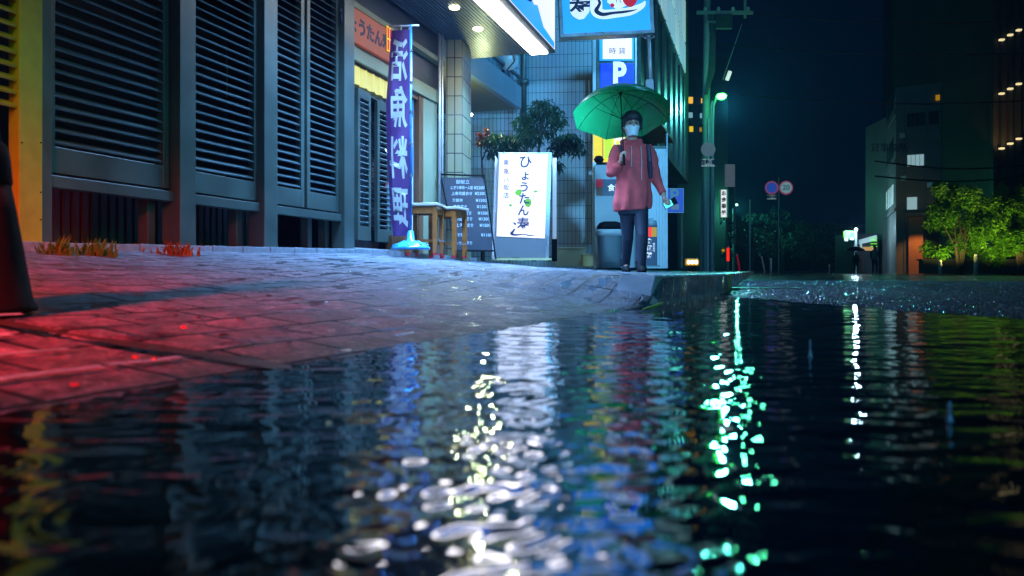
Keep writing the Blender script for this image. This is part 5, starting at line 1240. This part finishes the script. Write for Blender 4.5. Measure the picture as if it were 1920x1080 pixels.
# ------------------------------------------------------------------ near things
# black traffic cone-like post at the left edge
cp = at(-60, 575, 1.72); cp.z = zside(cp.x, cp.y)
tc_ = empty('black_post_base', 'black rubber flared post cut off by the left frame edge on red lit paving', 'post', cp, 0)
MB().lathe([(.130, 0), (.131, .010), (.122, .022), (.106, .12), (.090, .22), (.080, .275)], (0, 0, 0), 40).build('base', 'black', tc_, smooth=True)
MB().lathe([(.081, .276), (.083, .282), (.079, .33), (.074, .36), (.060, .375), (.055, .46), (.050, .75)], (0, 0, 0), 40).build('collar', 'black', tc_, smooth=True)
# weeds
def weed(px, py, w, h, m, lab, d):
    p = at(px, py, d); p.z = groundz(p.x, p.y)-.005; k = d/F; o = empty('weed_clump', lab, 'weed', p, TH, 'weeds at the foot of the wall'); mb = MB()
    for i in range(70):
        x = random.gauss(0, .27)*w*k; a = random.uniform(-.6, .6); hh = h*k*random.uniform(.4, 1.1)*(1-.4*abs(x)/(w*k)); y_ = random.uniform(-.03, .03); wd = .004
        mb.v += [(x-wd, y_, 0), (x+wd, y_, 0), (x+a*hh*.5+wd, y_-.01, hh*.6), (x+a*hh, y_, hh), (x+a*hh*.5-wd, y_-.01, hh*.6)]; n = len(mb.v)-5; mb.f.append((n, n+1, n+2, n+3, n+4))
    mb.build('blades', m, o)
    mb = MB(); leaves(mb, (0, 0, h*k*.4), (w*k*.45, .03, h*k*.35), 60, .018, .012, 0); mb.build('leaves', m, o)
M['weedor'] = mat('orange_lit_weed', (.30, .09, .02), .5, scale=30, var=.6, trans=.3); M['weedgr'] = mat('weed_green', (.10, .20, .02), .5, scale=30, var=.6, trans=.3)  # orange light on the weeds is put into the orange leaf colour
weed(115, 482, 55, 40, 'weedgr', 'green weed clump nearest the yellow panel at wall foot', 3.55); weed(185, 480, 80, 38, 'weedgr', 'wider weed clump with orange tips under the first louvre panel', 3.7); weed(328, 481, 75, 30, 'weedor', 'low weed clump coloured as if lit orange in front of the first dark post', 4.2)
# debris, leaves on the paving; red chips stand in for red light glints
M['debris'] = mat('dark_wet_leaf', (.02, .015, .015), .3); M['redchip'] = mat('red_glint_chip', (.5, .03, .02), .35)
def chip(X_, Y_2, r, m, lab, grp):
    z = groundz(X_, Y_2)+.004; mb = MB(); pts = [Vector((r*random.uniform(.6, 1.2)*math.cos(a), r*random.uniform(.5, 1)*math.sin(a), random.uniform(.001, .006))) for a in [i*math.pi/4 for i in range(8)]]
    mb.rings([pts, [p*.8+Vector((0, 0, .004)) for p in pts]]); o = mb.build('leaf_scrap_or_glint', m); o.location = (X_, Y_2, z); tag(o, lab, 'leaf', grp)
def ongrd(px, py):
    for i in range(400):
        d = .6+i*.02; p = at(px, py, d)
        if p.z <= groundz(p.x, p.y): return p
    return p
for px, py in ((420, 636), (452, 604), (372, 602), (540, 652), (890, 545), (756, 610), (330, 598), (700, 480), (505, 560), (960, 520), (640, 530), (1020, 545), (560, 495), (300, 640)):
    p = ongrd(px, py)
    if p.x < kerbX(p.y): chip(p.x, p.y, random.uniform(.008, .014), 'debris', 'small dark wet leaf scrap stuck to the paving', 'dark leaf scraps on the paving')
for px, py in ((256, 680), (290, 685), (220, 762), (318, 741), (140, 735), (345, 622)):
    p = ongrd(px, py)
    if p.x < kerbX(p.y): chip(p.x, p.y, random.uniform(.006, .010), 'redchip', 'tiny red chip standing in for a glint on the red lit paving', 'red glint chips on the paving')
p = at(1228, 577, 3.55); o = MB().tube([(-.055, 0, .0), (0, 0, .014), (.035, 0, .03)], [.003, .008, .003], 8).build('floating_leaf', 'leafy'); o.location = (p.x, p.y, .006); o.rotation_euler = (0, 0, TH); tag(o, 'narrow yellow green leaf floating by the end of kerb', 'leaf')
# manhole and gutter grating
p = at(1397, 536, 5.6+.6); mh = MB().lathe([(.30, 0), (.31, .006), (.27, .008), (.26, .003), (.01, .004)], (0, 0, 0), 32).build('manhole_cover', mat('iron_cover', (.02, .022, .025), .35, .6, bump=.5)); mh.location = (p.x+.15, p.y+.6, road_z(p.x, p.y)+.012); tag(mh, 'round dark iron manhole cover in the wet road past the kerb', 'manhole cover')

# ------------------------------------------------------------------ rain mist: one closed box round everything
hz = MB().box(-40, 80, -12, 130, -1.2, 32)
M['haze'] = bpy.data.materials.new('rain_mist'); M['haze'].use_nodes = True; nt = M['haze'].node_tree; nt.nodes.remove(nt.nodes['Principled BSDF'])
pv = nod(nt, 'ShaderNodeVolumePrincipled'); pv.inputs['Color'].default_value = (.28, .52, 1, 1); pv.inputs['Density'].default_value = .0014; pv.inputs['Anisotropy'].default_value = .5
nt.links.new(pv.outputs[0], nt.nodes['Material Output'].inputs['Volume'])
tag(hz.build('haze', 'haze'), 'thin rain mist in the night air over the whole street', 'haze', None, 'stuff')

# little rebound jets where drops hit the puddle
for px, py, h in ((1519, 668, .026), (1780, 790, .03)):
    d = HC*F/(py-HOR); p = at(px, py, d); hh = h*d/1.2
    o = MB().lathe([(.006, -.001), (.003, .003), (.0018, hh*.5), (.0022, hh*.85), (.0006, hh)], (0, 0, 0), 10).build('splash_jet', M['jet'] if 'jet' in M else M.setdefault('jet', mat('splash_water', (.5, .6, .65), .05, spec=1)), smooth=True)
    o.location = (p.x, p.y, 0); tag(o, 'thin upright jet of water thrown up by a raindrop in the puddle', 'splash', 'raindrop splashes on the puddle')
